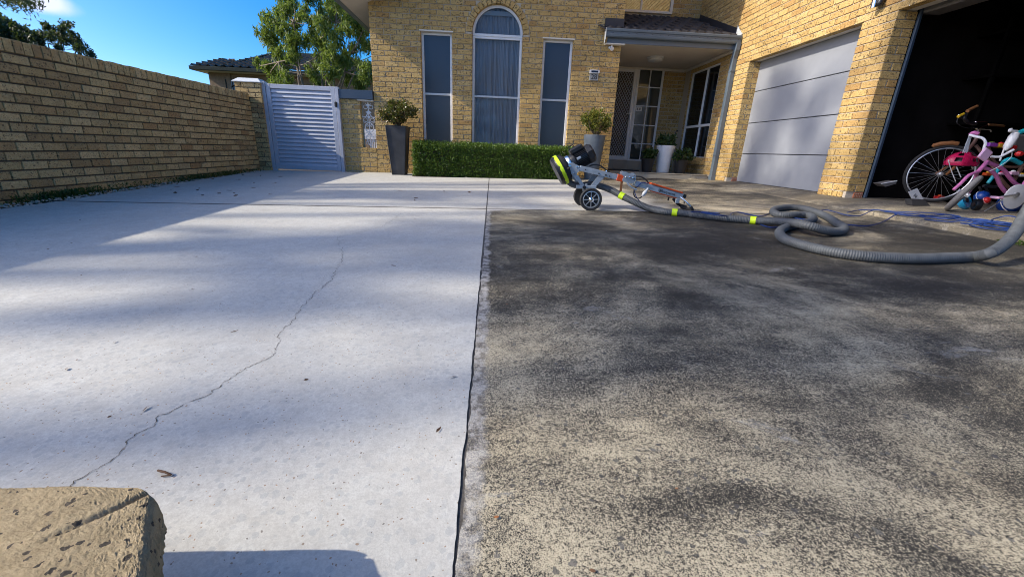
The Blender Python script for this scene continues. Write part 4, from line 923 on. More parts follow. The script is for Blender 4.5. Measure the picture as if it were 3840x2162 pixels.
# ------------------------------------------------------------------ hedge and pots
def hedge():
    h = thing('box_hedge', (0, 8.2, 0), 'clipped green box hedge under the arched window', 'hedge'); x0, x1, y0, y1, z1 = -1.47, 1.50, 7.88, 8.42, .575
    zb = -.03; n = 38000; C = np.empty((n, 3)); Nn = np.zeros((n, 3)); f = RNG.random(n)
    for i in range(n):
        q = f[i]
        if q < .58: C[i] = (RNG.uniform(x0, x1), y0, RNG.uniform(zb+.03, z1)); Nn[i] = (0, -1, .25)
        elif q < .82: C[i] = (RNG.uniform(x0, x1), RNG.uniform(y0, y1), z1); Nn[i] = (0, 0, 1)
        elif q < .91: C[i] = (x0, RNG.uniform(y0, y1), RNG.uniform(zb+.03, z1)); Nn[i] = (-1, 0, .2)
        else: C[i] = (x1, RNG.uniform(y0, y1), RNG.uniform(zb+.03, z1)); Nn[i] = (1, 0, .2)
    dep = RNG.random((n, 1))**1.3*.12
    und = .008*np.sin(C[:, 0:1]*7.3+C[:, 2:3]*19)+.007*np.sin(C[:, 0:1]*23+1.3+C[:, 1:2]*13+C[:, 2:3]*31)
    C = C - Nn*(dep-.012-und) + RNG.normal(size=(n, 3))*.010
    # clipped edges are a little rounded and the foot is thin
    C[:, 2] -= np.where((C[:, 1] < y0+.05) & (C[:, 2] > z1-.04), .018, 0)
    D = unit(Nn*.5 + RNG.normal(size=(n, 3))*.75 + np.array([0, 0, .25]))
    leaf_mesh('foliage', C, .027*(.7+.6*RNG.random(n)), .020*(.8+.4*RNG.random(n)), D, 'hedge_leaf', h)
    MB().bbox((x0+.09, y0+.09, -.02), (x1-.09, y1-.06, z1-.10), .03).build('twig_core', 'dark_bark', h)
    # stray shoots above the clipped top
    k = 900; C = np.stack([RNG.uniform(x0+.05, x1-.05, k), RNG.uniform(y0+.03, y1, k), z1+RNG.random(k)**2*.045], 1); leaf_mesh('shoots', C, .035, .015, unit(RNG.normal(size=(k, 3))*.4+np.array([0, 0, 1])), 'hedge_leaf', h)
hedge()
MB().box((-1.5, 7.86, -.12), (1.46, 8.58, -.018)).build('hedge_bed', 'soil', kind='structure')
def bush(parent, c, r, n, L, W, mat, stems=12, base=None, flat=1.0, stemmat='jade_stem'):
    c = np.array(c); sub = unit(RNG.normal(size=(46, 3)))*np.array([r, r, r*flat])*(RNG.random((46, 1))**.35); sub[:, 2] = np.maximum(sub[:, 2], -r*.55*flat)
    j = RNG.integers(0, 46, n); C = c+sub[j]+RNG.normal(size=(n, 3))*r*.13; D = unit(sub[j]/r*.8+RNG.normal(size=(n, 3))*.6+np.array([0, 0, .5]))
    st = MB(); b = Vector(base)
    for i in range(stems):
        p = Vector(c+sub[i]*.75); m = b.lerp(p, .5)+Vector((random.uniform(-.03, .03), random.uniform(-.03, .03), -.02)); st.tube(smooth_path([b+Vector((random.uniform(-.04, .04), random.uniform(-.04, .04), 0)), m, p], 4), [.013*(1-.6*k/8) for k in range(9)], 6)
    st.build('stems', stemmat, parent); leaf_mesh('leaves', C, L*(.7+.6*RNG.random(n)), W*(.7+.6*RNG.random(n)), D, mat, parent)
p1 = thing('planter_pot', (-1.78, 8.17, -.02), 'tall tapered square charcoal planter left of the hedge', 'planter')
def frustum(name, cx, cy, z0, z1, a, b, mat, par, c=.012):
    m = MB(); V = []
    for z, h in ((z0, a), (z1-.03, b-.004), (z1, b)):
        for sx, sy in ((-1, -1), (1, -1), (1, 1), (-1, 1)):
            V += [(cx+sx*h-(c*sx if sx*sy > 0 else 0), cy+sy*h-(c*sy if sx*sy < 0 else 0), z), (cx+sx*h-(c*sx if sx*sy < 0 else 0), cy+sy*h-(c*sy if sx*sy > 0 else 0), z)]
    m.add(V, [(8*k+i, 8*k+(i+1) % 8, 8*k+8+(i+1) % 8, 8*k+8+i) for k in range(2) for i in range(8)] + [tuple(range(8))[::-1], tuple(range(16, 24))]); return m.build(name, mat, par)
frustum('pot', -1.785, 8.20, -.03, .83, .122, .19, 'charcoal_pot', p1)
MB().box((-1.95, 8.03, .831), (-1.62, 8.37, .836)).build('potting_soil', 'soil', p1)
j1 = thing('jade_plant', (-1.785, 8.2, .83), 'bushy bronze-green jade plant in the square charcoal planter', 'plant')
bush(j1, (-1.76, 8.12, 1.07), .30, 3000, .036, .032, 'jade_leaf', 26, (-1.78, 8.2, .83), .66)
p2 = thing('planter_pot', (1.86, 8.12, 0), 'tall round tapered grey planter beside the front door', 'planter')
MB().lathe((1.86, 8.16, .0), (0, 0, 1), [(.115, 0), (.125, .05), (.20, .79), (.205, .82), (.19, .825), (.18, .79), (.02, .78)], 36).build('pot', 'grey_pot', p2)
j2 = thing('jade_plant', (1.86, 8.16, .8), 'sunlit yellow-green jade plant in the round grey planter', 'plant')
bush(j2, (1.87, 8.10, 1.06), .27, 2400, .036, .032, 'jade_leaf_bright', 22, (1.87, 8.16, .79), .8)
# pots on the porch
wp = thing('white_pot', (3.55, 9.25, .16), 'tall rounded white pot on the porch', 'pot'); 
wpx = at(2500, 530, 9.3)
MB().lathe((wpx.x, 9.3, .163), (0, 0, 1), [(.12, 0), (.14, .03), (.15, .25), (.17, .40), (.195, .54), (.195, .56), (.18, .555), (.165, .53), (.02, .51)], 36).build('pot', 'white_pot', wp)
pl = thing('porch_plant', (wpx.x, 9.3, .75), 'broad leaved green plant in the white pot', 'plant'); bush(pl, (wpx.x, 9.3, .80), .19, 260, .12, .06, 'porch_leaf', 8, (wpx.x, 9.3, .66), .6)
for (u, Y, lab) in ((2430, 9.15, 'black plastic pot left of the white porch pot'), (2556, 9.1, 'black plastic pot right of the white porch pot')):
    x = at(u, 600, Y).x; bp = thing('black_pot', (x, Y, .16), lab, 'pot', 'black pots on the porch')
    MB().lathe((x, Y, .163), (0, 0, 1), [(.10, 0), (.14, .26), (.15, .28), (.135, .28), (.12, .25), (.02, .24)], 28).build('pot', 'black_pot', bp)
    pp = thing('porch_plant', (x, Y, .4), 'low dark leafy plant in the '+lab, 'plant', 'dark porch plants'); bush(pp, (x+.03, Y, .53), .20 if u > 2500 else .16, 420, .06, .045, 'porch_leaf', 8, (x, Y, .41), .7)
cx_ = at(2535, 500, 9.5); ca = thing('walking_cane', (cx_.x, 9.5, .16), 'dark hooked cane leaning behind the white pot', 'cane')
MB().tube(smooth_path([(cx_.x-.06, 9.5, .17), (cx_.x-.01, 9.52, .85), (cx_.x+.005, 9.53, 1.0), (cx_.x+.03, 9.53, 1.05), (cx_.x+.05, 9.53, 1.02)], 6), .011, 7).build('shaft', 'black_plastic', ca)
dm = thing('door_mat', (2.75, 9.6, .165), 'thin dark door mat before the security door', 'mat'); MB().bbox((2.40, 9.35, .163), (3.2, 9.85, .178), .004).build('mat', 'rubber', dm)

# ------------------------------------------------------------------ floor grinder
YG_, YN_, YF_ = 4.45, 4.345, 4.575
def g(x, y, Y=YN_): return at(2000+x/3.68, 500+y/3.68, Y)
wc_ = atg(2000+790/3.68, 500+1062/3.68)
gr = thing('floor_grinder', (wc_.x, YG_, wc_.z), 'tipped-back concrete floor grinder with black motor and grey arms', 'floor grinder')
ax = Vector((.855, 0, .52)).normalized(); c0 = (g(225, 350, YG_)+g(425, 715, YG_))/2 + ax*.012; R0 = (g(225, 350, YG_)-g(425, 715, YG_)).length/2
gp = lambda t: c0+ax*t
MB().lathe(c0, ax, [(R0*.90, -.022), (R0*.93, -.018), (R0*.93, 0), (R0*.6, .002)], 40).build('grinding_plate', 'black_motor', gr)
sk = MB().lathe(c0, ax, [(R0*.985, .002), (R0*1.0, .006), (R0*1.0, .05), (R0*.985, .056), (R0*.8, .058)], 48).build('shroud_skirt', 'black_plastic', gr)
# ragged lime tape round the skirt
tp = MB(); V = []; u_v = ax.orthogonal().normalized(); v_v = ax.cross(u_v); K = 72
for i in range(K+1):
    a = 2*math.pi*i/K; d_ = math.cos(a)*u_v+math.sin(a)*v_v; lo = .012+.012*max(0, math.sin(i*.9)*math.sin(i*.37)); hi = .05-.004*abs(math.sin(i*1.3))
    V += [c0+d_*(R0+.003)+ax*lo, c0+d_*(R0+.003)+ax*hi]
tp.add(V, [(2*i, 2*i+1, 2*i+3, 2*i+2) for i in range(K)]).build('tape', 'lime_tape', gr)
sh = MB().lathe(c0, ax, [(R0*.93, .057), (R0*.90, .075), (R0*.80, .10), (R0*.62, .115), (R0*.55, .118)], 40).build('shroud', 'rubber', gr)
bo = MB()
for i in range(8):
    a = 2*math.pi*i/8; d_ = math.cos(a)*u_v+math.sin(a)*v_v; bo.lathe(c0+d_*R0*.84+ax*.085, ax+d_*.4, [(.010, 0), (.010, .012)], 6, smooth=False)
bo.build('bolt', 'black_plastic', sh)
MB().lathe(c0, ax, [(.098, .115), (.102, .12), (.102, .15), (.096, .155)], 36).build('collar', 'chrome', gr)
mot = MB().lathe(c0, ax, [(.088, .155), (.092, .17), (.092, .20), (.080, .21), (.080, .33), (.092, .335)], 28).build('motor', 'black_motor', gr)
fn = MB()
for i in range(34):
    a = 2*math.pi*i/34; d_ = math.cos(a)*u_v+math.sin(a)*v_v; s_ = ax.cross(d_)*.0016; p = [gp(.205)+d_*.078, gp(.335)+d_*.078, gp(.335)+d_*.094, gp(.205)+d_*.094]; fn.prism([q-s_ for q in p], s_*2)
fn.build('cooling_fins', 'black_motor', mot)
MB().lathe(c0, ax, [(.094, .333), (.1, .34), (.1, .385), (.085, .405), (.05, .41), (.01, .411)], 8, ph=.39, smooth=False).build('fan_cover', 'black_motor', mot)
tb = u_v if u_v.z > 0 else -u_v
tb = (Vector((0, 0, 1))-ax*ax.z).normalized()
Mx = Matrix(((ax.x, 0, tb.x, 0), (ax.y, 1, tb.y, 0), (ax.z, 0, tb.z, 0), (0, 0, 0, 1))); Mx.translation = c0
MB().bbox((.19, -.06, .078), (.33, .06, .135), .012, Mx).build('terminal_box', 'black_motor', mot)
MB().tube([Mx @ Vector(q) for q in ((.20, -.02, .13), (.20, -.02, .165), (.25, -.02, .165), (.25, -.02, .13))], .006, 6).build('lifting_eye', 'black_plastic', mot)
MB().bbox((.215, -.0925, .01), (.26, -.084, .035), .003, Mx).build('rating_plate', 'alloy', mot)
# side plates, arms, legs on both sides
pl_ = [(450, 470), (470, 430), (505, 408), (550, 403), (580, 425), (640, 452), (648, 515), (605, 545), (600, 580), (640, 640), (600, 655), (560, 600), (525, 560), (515, 520)]
for Y, d in ((YN_, .008), (YF_, .008)): MB().prism([g(x, y, YN_) + Vector((0, Y-YN_, 0)) for x, y in pl_], (0, d, 0)).build('side_plate', 'galvanised', gr)
sb = MB()
for x, y, r in ((500, 455, .012), (603, 470, .009), (628, 500, .007), (560, 550, .006), (630, 465, .006)): sb.lathe(g(x, y, YN_), (0, -1, 0), [(r, 0), (r, .006), (r*.5, .008)], 10)
sb.build('bolt', 'chrome', gr)
def bar(name, a, b, h, Y0, Y1, mat, par=None, c=.003):
    A, B = g(*a), g(*b); A.y = B.y = 0; d = (B-A); L = d.length; d.normalize(); n = Vector((-d.z, 0, d.x))
    m = Matrix(((d.x, 0, n.x, A.x), (0, 1, 0, 0), (d.z, 0, n.z, A.z), (0, 0, 0, 1)))
    return MB().bbox((0, Y0, -h/2), (L, Y1, h/2), c, m).build(name, mat, par or gr)
a1 = bar('arm', (640, 480), (1240, 625), .054, YN_-.004, YN_+.028, 'galvanised'); bar('arm', (640, 480), (1240, 625), .054, YF_-.02, YF_+.012, 'galvanised')
ab_ = MB()
for x, y, r in ((905, 552, .007), (1050, 592, .006), (1000, 575, .008), (720, 500, .006)): ab_.lathe(g(x, y, YN_-.0045), (0, -1, 0), [(r, 0), (r, .004), (r*.4, .005)], 10)
ab_.build('arm_bolt', 'ink', a1)
MB().tube([g(1000, 540, YN_+.01), g(1010, 512, YN_+.01)], .010, 8).build('knob', 'chrome', a1)
for Y in (YN_, YF_): 
    bar('leg', (600, 590), (690, 735), .034, Y-.002, Y+.026, 'galvanised')
    MB().prism([g(x, y, YN_) + Vector((0, Y-YN_+.002, 0)) for x, y in ((900, 585), (985, 605), (850, 745), (790, 722))], (0, .010, 0)).build('brace', 'galvanised', gr)
MB().tube([g(700, 742, YN_)+Vector((0, -.02, 0)), g(700, 742, YN_)+Vector((0, .30, 0))], .018, 8).build('leg_foot', 'black_plastic', gr)
axl = g(790, 910, YN_-.05); RW = axl.z - wc_.z + .003
MB().tube([(axl.x, YN_-.05, axl.z), (axl.x, YF_+.06, axl.z)], .012, 10).bbox((axl.x-.15, YN_-.004, axl.z+.10), (axl.x+.06, YN_+.02, axl.z+.135), .003).build('axle', 'steel', gr)
MB().tube([(axl.x, YN_+.01, axl.z), (axl.x-.05, YN_+.01, axl.z+.15)], .014, 8).tube([(axl.x, YF_-.01, axl.z), (axl.x-.05, YF_-.01, axl.z+.15)], .014, 8).build('axle_stay', 'galvanised', gr)
for Y, s in ((YN_-.06, -1), (YF_+.06, 1)):
    cw = (axl.x, Y, axl.z); rimr = RW*.74
    wh = MB().lathe(cw, (0, s, 0), [(rimr, -.018), (RW*.93, -.022), (RW, -.012), (RW, .012), (RW*.93, .022), (rimr, .018), (rimr*.97, .0)], 44).build('wheel', 'rubber', gr)
    MB().lathe(cw, (0, s, 0), [(rimr*.86, .0), (rimr, .016), (rimr*1.02, .021), (rimr*.94, .022), (rimr*.88, .006)], 40, caps=False).build('rim', 'alloy', wh)
    MB().lathe(cw, (0, s, 0), [(rimr*.9, -.004), (rimr*.9, .003), (.02, .004)], 32).build('rim_disc', 'black_plastic', wh)
    sp = MB()
    for i in range(8):
        a = math.pi/4*i+.06; d_ = Vector((math.cos(a), 0, math.sin(a))); n_ = Vector((-d_.z, 0, d_.x))*.0035; b = Vector(cw)+Vector((0, s*.004, 0)); p = [b+d_*.02-n_, b+d_*rimr*.9-n_, b+d_*rimr*.9+n_, b+d_*.02+n_]; sp.prism(p, (0, s*.012, 0))
    sp.build('spokes', 'alloy', wh)
    MB().lathe(cw, (0, s, 0), [(.026, .004), (.026, .02), (.016, .03), (.010, .034), (.002, .035)], 16).build('hub_cap', 'chrome', wh)
bar('red_sleeve', (1155, 605), (1238, 628), .066, YN_-.008, YN_+.034, 'orange_red')
# hinge quadrant
qd = MB(); P = [g(x, y, YN_-.012) for x, y in ((1215, 545), (1235, 520), (1290, 530), (1310, 545), (1345, 560), (1390, 545), (1415, 580), (1418, 630), (1395, 680), (1345, 695), (1290, 680), (1240, 665), (1225, 640), (1250, 600), (1225, 570))]
qd.prism(P, (0, .008, 0)).prism([p+Vector((0, .05, 0)) for p in P], (0, .008, 0)); qdo = qd.build('hinge_plate', 'galvanised', gr)
hb = MB()
for x, y, r in ((1330, 605, .011), (1380, 615, .012), (1275, 600, .008), (1390, 575, .006)): hb.lathe(g(x, y, YN_-.0125), (0, -1, 0), [(r, 0), (r, .006), (r*.5, .010)], 10)
hb.build('hinge_bolt', 'chrome', qdo)
MB().tube(smooth_path([g(1290, 680, YN_-.015), g(1330, 725, YN_-.02), g(1390, 765, YN_-.02), g(1430, 780, YN_-.02)], 4), [.008]*9+[.010, .011, .011, .008], 8).build('lever', 'steel', qdo)
hd = bar('handle_beam', (1410, 688), (2065, 872), .056, YN_+.0, YN_+.09, 'galvanised')
bar('control_lid', (1625, 690), (2062, 822), .016, YN_-.006, YN_+.12, 'orange_red', hd)
bar('control_tray', (1650, 800), (1980, 893), .012, YN_+.004, YN_+.10, 'orange_red', hd)
bar('end_cap', (2062, 868), (2108, 882), .05, YN_+.0, YN_+.09, 'black_plastic', hd)
# lettering on the beam
A, B = g(1770, 793, YN_-.0015), g(1935, 838, YN_-.0015); d = (B-A); ang = math.atan2(d.z, d.x); mid = (A+B)/2
text_mesh('lettering', 'Husqvarna', .040, Matrix.Translation(mid) @ Matrix.Rotation(-ang, 4, 'Y') @ Matrix.Rotation(math.pi/2, 4, 'X'), 'ink', hd)
A = g(1747, 788, YN_-.001); lg = MB()
for r in (.0125,): lg.tube([(A.x+r*1.0*math.cos(t), A.y, A.z+r*1.15*math.sin(t)) for t in [math.pi*k/8+math.pi for k in range(9)]] + [(A.x+.0125, A.y, A.z+.014)], .0022, 5).tube([(A.x-.0125, A.y, A.z), (A.x-.0125, A.y, A.z+.014)], .0022, 5)
lg.tube([(A.x-.006, A.y, A.z-.005), (A.x-.006, A.y, A.z+.006)], .0018, 5).tube([(A.x+.006, A.y, A.z-.005), (A.x+.006, A.y, A.z+.006)], .0018, 5).tube([(A.x-.006, A.y, A.z), (A.x+.006, A.y, A.z)], .0018, 5).tube([(A.x-.008, A.y, A.z+.016), (A.x, A.y, A.z+.011), (A.x+.008, A.y, A.z+.016)], .002, 5).build('emblem', 'ink', hd)
pts = [g(2030, 878, YN_+.01), g(2085, 920, YN_-.02), g(2150, 985, YN_-.05), g(2195, 1052, YN_-.06)]
e_ = pts[-1]; e_.z = max(e_.z, gz(e_.x, e_.y)+.018)
pts += [e_+Vector((-.01, .05, -.002)), e_+Vector((-.03, .20, 0)), g(2110, 1020, YN_+.17), g(2000, 975, YN_+.15), g(1935, 905, YN_+.10)]
lp_ = smooth_path(pts, 6); MB().tube(lp_[:16], .012, 10).build('loop_handle', 'chrome', hd); MB().tube(lp_[14:], .0155, 10).build('hand_grip', 'rubber', hd)
MB().bbox(*(lambda p: ((p.x-.03, p.y, p.z-.05), (p.x+.012, p.y+.02, p.z)))(g(2010, 900, YN_-.004)), .004).build('clamp', 'galvanised', hd)
MB().tube([g(2085, 920, YN_+.03), g(2080, 970, YN_+.03)], .006, 6).tube([g(1870, 880, YN_+.03), g(1860, 925, YN_+.03)], .009, 6).build('switch', 'black_plastic', hd)
MB().tube(smooth_path([g(x, y, YN_+.05) for x, y in ((770, 450), (850, 432), (940, 455), (1040, 530), (1140, 572), (1250, 588), (1400, 592), (1490, 602), (1560, 645), (1590, 695))], 5), .0075, 7).build('motor_cable', 'black_plastic', gr)
MB().tube(smooth_path([g(x, y, YN_-.01) for x, y in ((1445, 735), (1400, 760), (1385, 830), (1410, 885), (1460, 895), (1500, 870))], 5), .006, 7).build('supply_lead', 'black_plastic', gr)
MB().lathe(g(1500, 865, YN_-.01), (g(1560, 790, YN_-.01)-g(1500, 865, YN_-.01)), [(.008, 0), (.016, .012), (.020, .035), (.018, .055), (.010, .075), (.008, .10)], 14).build('plug', 'cap_metal', gr)
MB().tube(smooth_path([g(x, y, YN_-.012) for x, y in ((1430, 740), (1500, 680), (1560, 690), (1580, 700))], 4), .005, 6).tube(smooth_path([g(x, y, YN_-.012) for x, y in ((1395, 790), (1410, 850), (1440, 905), (1485, 945))], 4), .004, 6).build('blue_lead', 'blue_cord', gr)
MB().box((g(1203, 660).x, YN_-.004, g(1220, 800).z), (g(1236, 660).x, YN_-.001, g(1220, 655).z)).build('strap', 'tan_leather', gr)

# ------------------------------------------------------------------ vacuum hose
HR = .033
def hz(x, y, h=0): p = atg(2600+x/2.077, 700+y/2.077, HR+h); return p
hp = [g(470, 640, YG_-.02), g(520, 690, YG_-.01), g(620, 722, YG_), g(760, 705, YG_+.02), g(900, 722, YG_), g(1080, 785, YG_-.05), g(1220, 862, YG_-.11), g(1400, 950, YG_-.2)]
hp += [atg(2000+x/3.68, 500+y/3.68, HR+h) for x, y, h in ((1600, 1035, .012), (1800, 1078, 0), (1950, 1090, 0), (2250, 1120, 0))]
hp += [hz(x, y, h) for x, y, h in ((0, 217, 0), (250, 245, 0), (470, 262, 0), (700, 272, .03), (880, 300, .05), (1020, 338, .02), (1110, 350, .0), (1165, 340, 0), (1170, 315, 0), (1120, 285, 0), (1050, 240, .0), (960, 200, .0), (850, 168, .0), (740, 160, 0), (650, 172, 0), (620, 192, 0), (655, 215, 0), (740, 222, 0), (830, 216, 0), (900, 222, -.002), (935, 248, 0), (900, 275, -.002), (800, 297, 0), (720, 318, 0), (675, 345, 0), (675, 375, 0), (715, 410, 0), (800, 440, 0), (930, 475, 0), (1100, 510, 0), (1300, 537, 0), (1500, 552, 0), (1750, 560, 0), (2000, 553, 0), (2180, 545, .0))]
q0 = hp[-1]
hp += [at(2600+x/2.077, 700+y/2.077, Y) for x, y, Y in ((2300, 520, 2.36), (2400, 465, 2.42), (2480, 390, 2.50), (2540, 300, 2.58), (2600, 190, 2.66))]
hp.append(hp[-1]+Vector((.12, .06, .25))); hp.append(hp[-1]+Vector((.1, .03, .12)))
hs_ = thing('vacuum_hose', (2.3, 3.5, 0), 'long ribbed grey vacuum hose looping across the driveway from the grinder', 'hose')
path = smooth_path(hp, 26); 
# even resample with helical-looking ribs
seg = [0]
for a, b in zip(path[:-1], path[1:]): seg.append(seg[-1]+(b-a).length)
tot = seg[-1]; step = .0045; N_ = int(tot/step); P = []; j = 0
for i in range(N_):
    s = i*step
    while j < len(seg)-2 and seg[j+1] < s: j += 1
    t = (s-seg[j])/max(1e-9, seg[j+1]-seg[j]); P.append(path[j].lerp(path[j+1], t))
MB().tube(P, [HR+(.0016 if (i % 3) == 0 else -.0012) for i in range(N_)], 16).build('hose_tube', 'hose', hs_)
for px_, py_ in ((2000+1220/3.68, 500+862/3.68), (2000+1950/3.68, 500+1092/3.68), (2600+467/2.077, 700+262/2.077)):
    tgt = ray(px_, py_).normalized(); k = min(range(60, N_-60), key=lambda i: (P[i]-CAM).normalized().angle(tgt))
    MB().tube([P[i] for i in range(k-6, k+7)], HR+.004, 18, caps=False).build('hose_tape', 'lime_tape', hs_)
# ------------------------------------------------------------------ blue cords
bc = thing('extension_cord', (4.3, 3.6, 0), 'tangled blue extension cord piled at the edge of the garage apron', 'cord')
def gh(x, y):          # height of whatever surface the cord lies on
    if x < 4.06: return gz(x, y)
    ze = max(gz(4.05, y)+.004, .020)+.004; return ze+(.088-ze)*min(1, (x-4.074)/.366) if x < 4.44 else .1
def lay(u, v, h=.012):
    r = ray(u, v); t = 1.5
    while t < 9:
        p = CAM + r*t
        if p.z <= gh(p.x, p.y)+h: break
        t += .004
    return Vector((p.x, p.y, gh(p.x, p.y)+h))
strands = [[(1160, 292), (1250, 300), (1340, 306), (1430, 290), (1500, 262), (1580, 240), (1700, 225), (1850, 240), (2000, 250), (2150, 262), (2300, 285), (2440, 300), (2560, 330)],
 [(985, 185), (1040, 182), (1100, 195), (1200, 222), (1300, 225), (1400, 205), (1500, 195), (1600, 205), (1750, 215), (1900, 238), (2050, 240), (2200, 255), (2400, 275), (2570, 300)],
 [(1200, 200), (1290, 183), (1400, 180), (1550, 192), (1700, 198), (1850, 205), (2000, 222), (2100, 245), (2250, 268), (2400, 282), (2570, 290)],
 [(1800, 255), (1880, 268), (2000, 272), (2120, 270), (2260, 300), (2400, 318), (2560, 320)],
 [(1560, 235), (1680, 245), (1850, 225), (1980, 218), (2080, 235), (2000, 250), (1900, 248)],
 [(2080, 285), (2200, 292), (2320, 280), (2440, 285), (2560, 310)], [(2150, 300), (2260, 322), (2380, 335), (2500, 345), (2590, 345)], [(2180, 270), (2300, 300), (2420, 325), (2540, 335), (2600, 340)],
 [(2330, 290), (2320, 262), (2380, 240), (2450, 235), (2570, 252)], [(2100, 262), (2230, 252), (2350, 272), (2470, 300), (2580, 300)]]
cm = MB()
for k, s in enumerate(strands): cm.tube(smooth_path([lay(2600+x/2.077, 700+y/2.077, .014+.006*(k % 3)+.004*(i % 2)) for i, (x, y) in enumerate(s)], 6), .0055, 6)
cm.build('cord', 'blue_cord', bc)
cl = thing('extension_cord', (2.2, 3.8, 0), 'thin blue power cord trailing along the vacuum hose', 'cord')
MB().tube(smooth_path([atg(2000+x/3.68, 500+y/3.68, h) for x, y, h in ((2180, 1080, .07), (2350, 1085, .07), (2570, 1105, .07))] + [atg(2600+x/2.077, 700+y/2.077, h) for x, y, h in ((60, 200, .07), (200, 222, .07), (280, 225, .05), (300, 205, .02), (350, 198, .008), (430, 215, .008), (520, 230, .008), (590, 208, .008), (620, 205, .01), (800, 245, .01), (900, 255, .01))], 6), .0055, 6).tube(smooth_path([atg(2600+x/2.077, 700+y/2.077, .008) for x, y in ((510, 285), (540, 300), (600, 316), (680, 312), (760, 295))], 6), .0055, 6).build('cord', 'blue_cord', cl)
finish_bricks()
# ------------------------------------------------------------------ bicycles and toys in the open bay
def b(x, y, Y): return at(3250+x/3.085, 350+y/3.085, Y)
def bike_wheel(par, c, hd, up, R, tyre, rim, nsp=18, tr=.018):
    hd, up = Vector(hd).normalized(), Vector(up).normalized(); axd = hd.cross(up).normalized(); c = Vector(c); K = 44
    ring = lambda r: [c+r*(math.cos(2*math.pi*i/K)*hd+math.sin(2*math.pi*i/K)*up) for i in range(K)]
    w_ = MB().tube(ring(R-tr), tr, 10, closed=True).build('wheel', tyre, par)
    MB().tube(ring(R-2.1*tr), tr*.55, 6, closed=True).build('rim', rim, w_)
    s = MB()
    for i in range(nsp): a = 2*math.pi*i/nsp; d = math.cos(a)*hd+math.sin(a)*up; s.tube([c+axd*.025*(1 if i % 2 else -1), c+d*(R-2*tr)], .0012, 4)
    s.build('spokes', 'alloy', w_); MB().lathe(c-axd*.045, axd, [(.012, 0), (.022, .01), (.014, .03), (.014, .06), (.022, .08), (.012, .09)], 12).build('hub', 'alloy', w_); return w_
bb = thing('bicycle', (5.3, 4.9, .1), 'black wheeled adult bicycle with tan mudguard and brown grips in the garage', 'bicycle')
hub = b(830, 985, 4.85); hub.z = .43
hdv = Vector((.86, -.5, 0)); bike_wheel(bb, hub, hdv, (.06, 0, 1), .33, 'tyre', 'alloy', 26, .018)
MB().tube(smooth_path([hub+hdv*(.345*math.cos(a))+Vector((0, 0, .345*math.sin(a))) for a in (1.35, 1.55, 1.8, 2.05)], 4), [.006]+[.024]*11+[.006], 8).build('mudguard', 'tan_leather', bb)
MB().tube([hub+Vector((.03, -.05, 0)), b(1020, 850, 4.72), b(1120, 700, 4.7)], .014, 8).tube([hub+Vector((.0, .05, 0)), b(960, 830, 4.9)], .012, 8).build('fork', 'tan_leather', bb)
MB().tube(smooth_path([b(1120, 700, 4.72), b(1250, 560, 4.74), b(1300, 420, 4.76)], 4), .018, 8).tube(smooth_path([b(1260, 600, 4.75), b(1450, 830, 4.6), b(1560, 1000, 4.5), b(1700, 1150, 4.45)], 4), .017, 8).tube(smooth_path([b(1400, 600, 4.72), b(1480, 790, 4.66), b(1620, 850, 4.6), b(1800, 850, 4.55)], 4), .014, 8).tube([b(1820, 820, 4.55), b(1700, 1010, 4.5)], .02, 8).build('frame', 'brown_paint', bb)
hbar = MB().tube(smooth_path([b(1120, 225, 4.62), b(1060, 262, 4.6), b(1120, 300, 4.66), b(1200, 350, 4.74), b(1300, 365, 4.8), b(1400, 370, 4.9)], 5), .011, 8).build('handlebar', 'chrome', bb)
MB().tube([b(1165, 205, 4.64), b(1210, 180, 4.66), b(1275, 150, 4.68)], [.016, .017, .015], 10).build('grip', 'tan_leather', hbar)
MB().tube([b(1400, 365, 4.9), b(1590, 375, 5.0)], .014, 10).build('grip', 'tan_leather', hbar)
MB().tube(smooth_path([b(1060, 275, 4.6), b(1050, 350, 4.58), b(1150, 400, 4.6), b(1280, 400, 4.66)], 5), .004, 6).tube(smooth_path([b(1150, 240, 4.62), b(1130, 290, 4.6), b(1180, 340, 4.62), b(1260, 350, 4.7)], 5), .018, 8).build('brake_cable', 'black_plastic', hbar)
MB().tube([b(1260, 330, 4.7), b(1390, 330, 4.75)], .006, 6).tube([b(1270, 410, 4.68), b(1390, 360, 4.7)], .010, 8).tube([b(1290, 410, 4.66), b(1430, 420, 4.64), b(1440, 445, 4.64)], .009, 8).build('brake_lever', 'chrome', hbar)
MB().tube([b(1060, 268, 4.58), b(1120, 238, 4.6)], .014, 8).build('bell', 'toy_yellow', hbar)
tagp = MB(); P = [b(480, 1140, 4.72), b(585, 1095, 4.72), b(660, 1225, 4.72), b(530, 1240, 4.72)]; tagp.prism(P, (0, .002, 0)); tg = tagp.build('race_number', 'paper', bb)
c_ = (P[0]+P[2])/2; text_mesh('digits', '94', .05, Matrix.Translation(c_+Vector((-.01, -.003, -.005))) @ Matrix.Rotation(math.radians(38), 4, 'Y') @ Matrix.Rotation(math.pi/2, 4, 'X'), 'ink', tg)
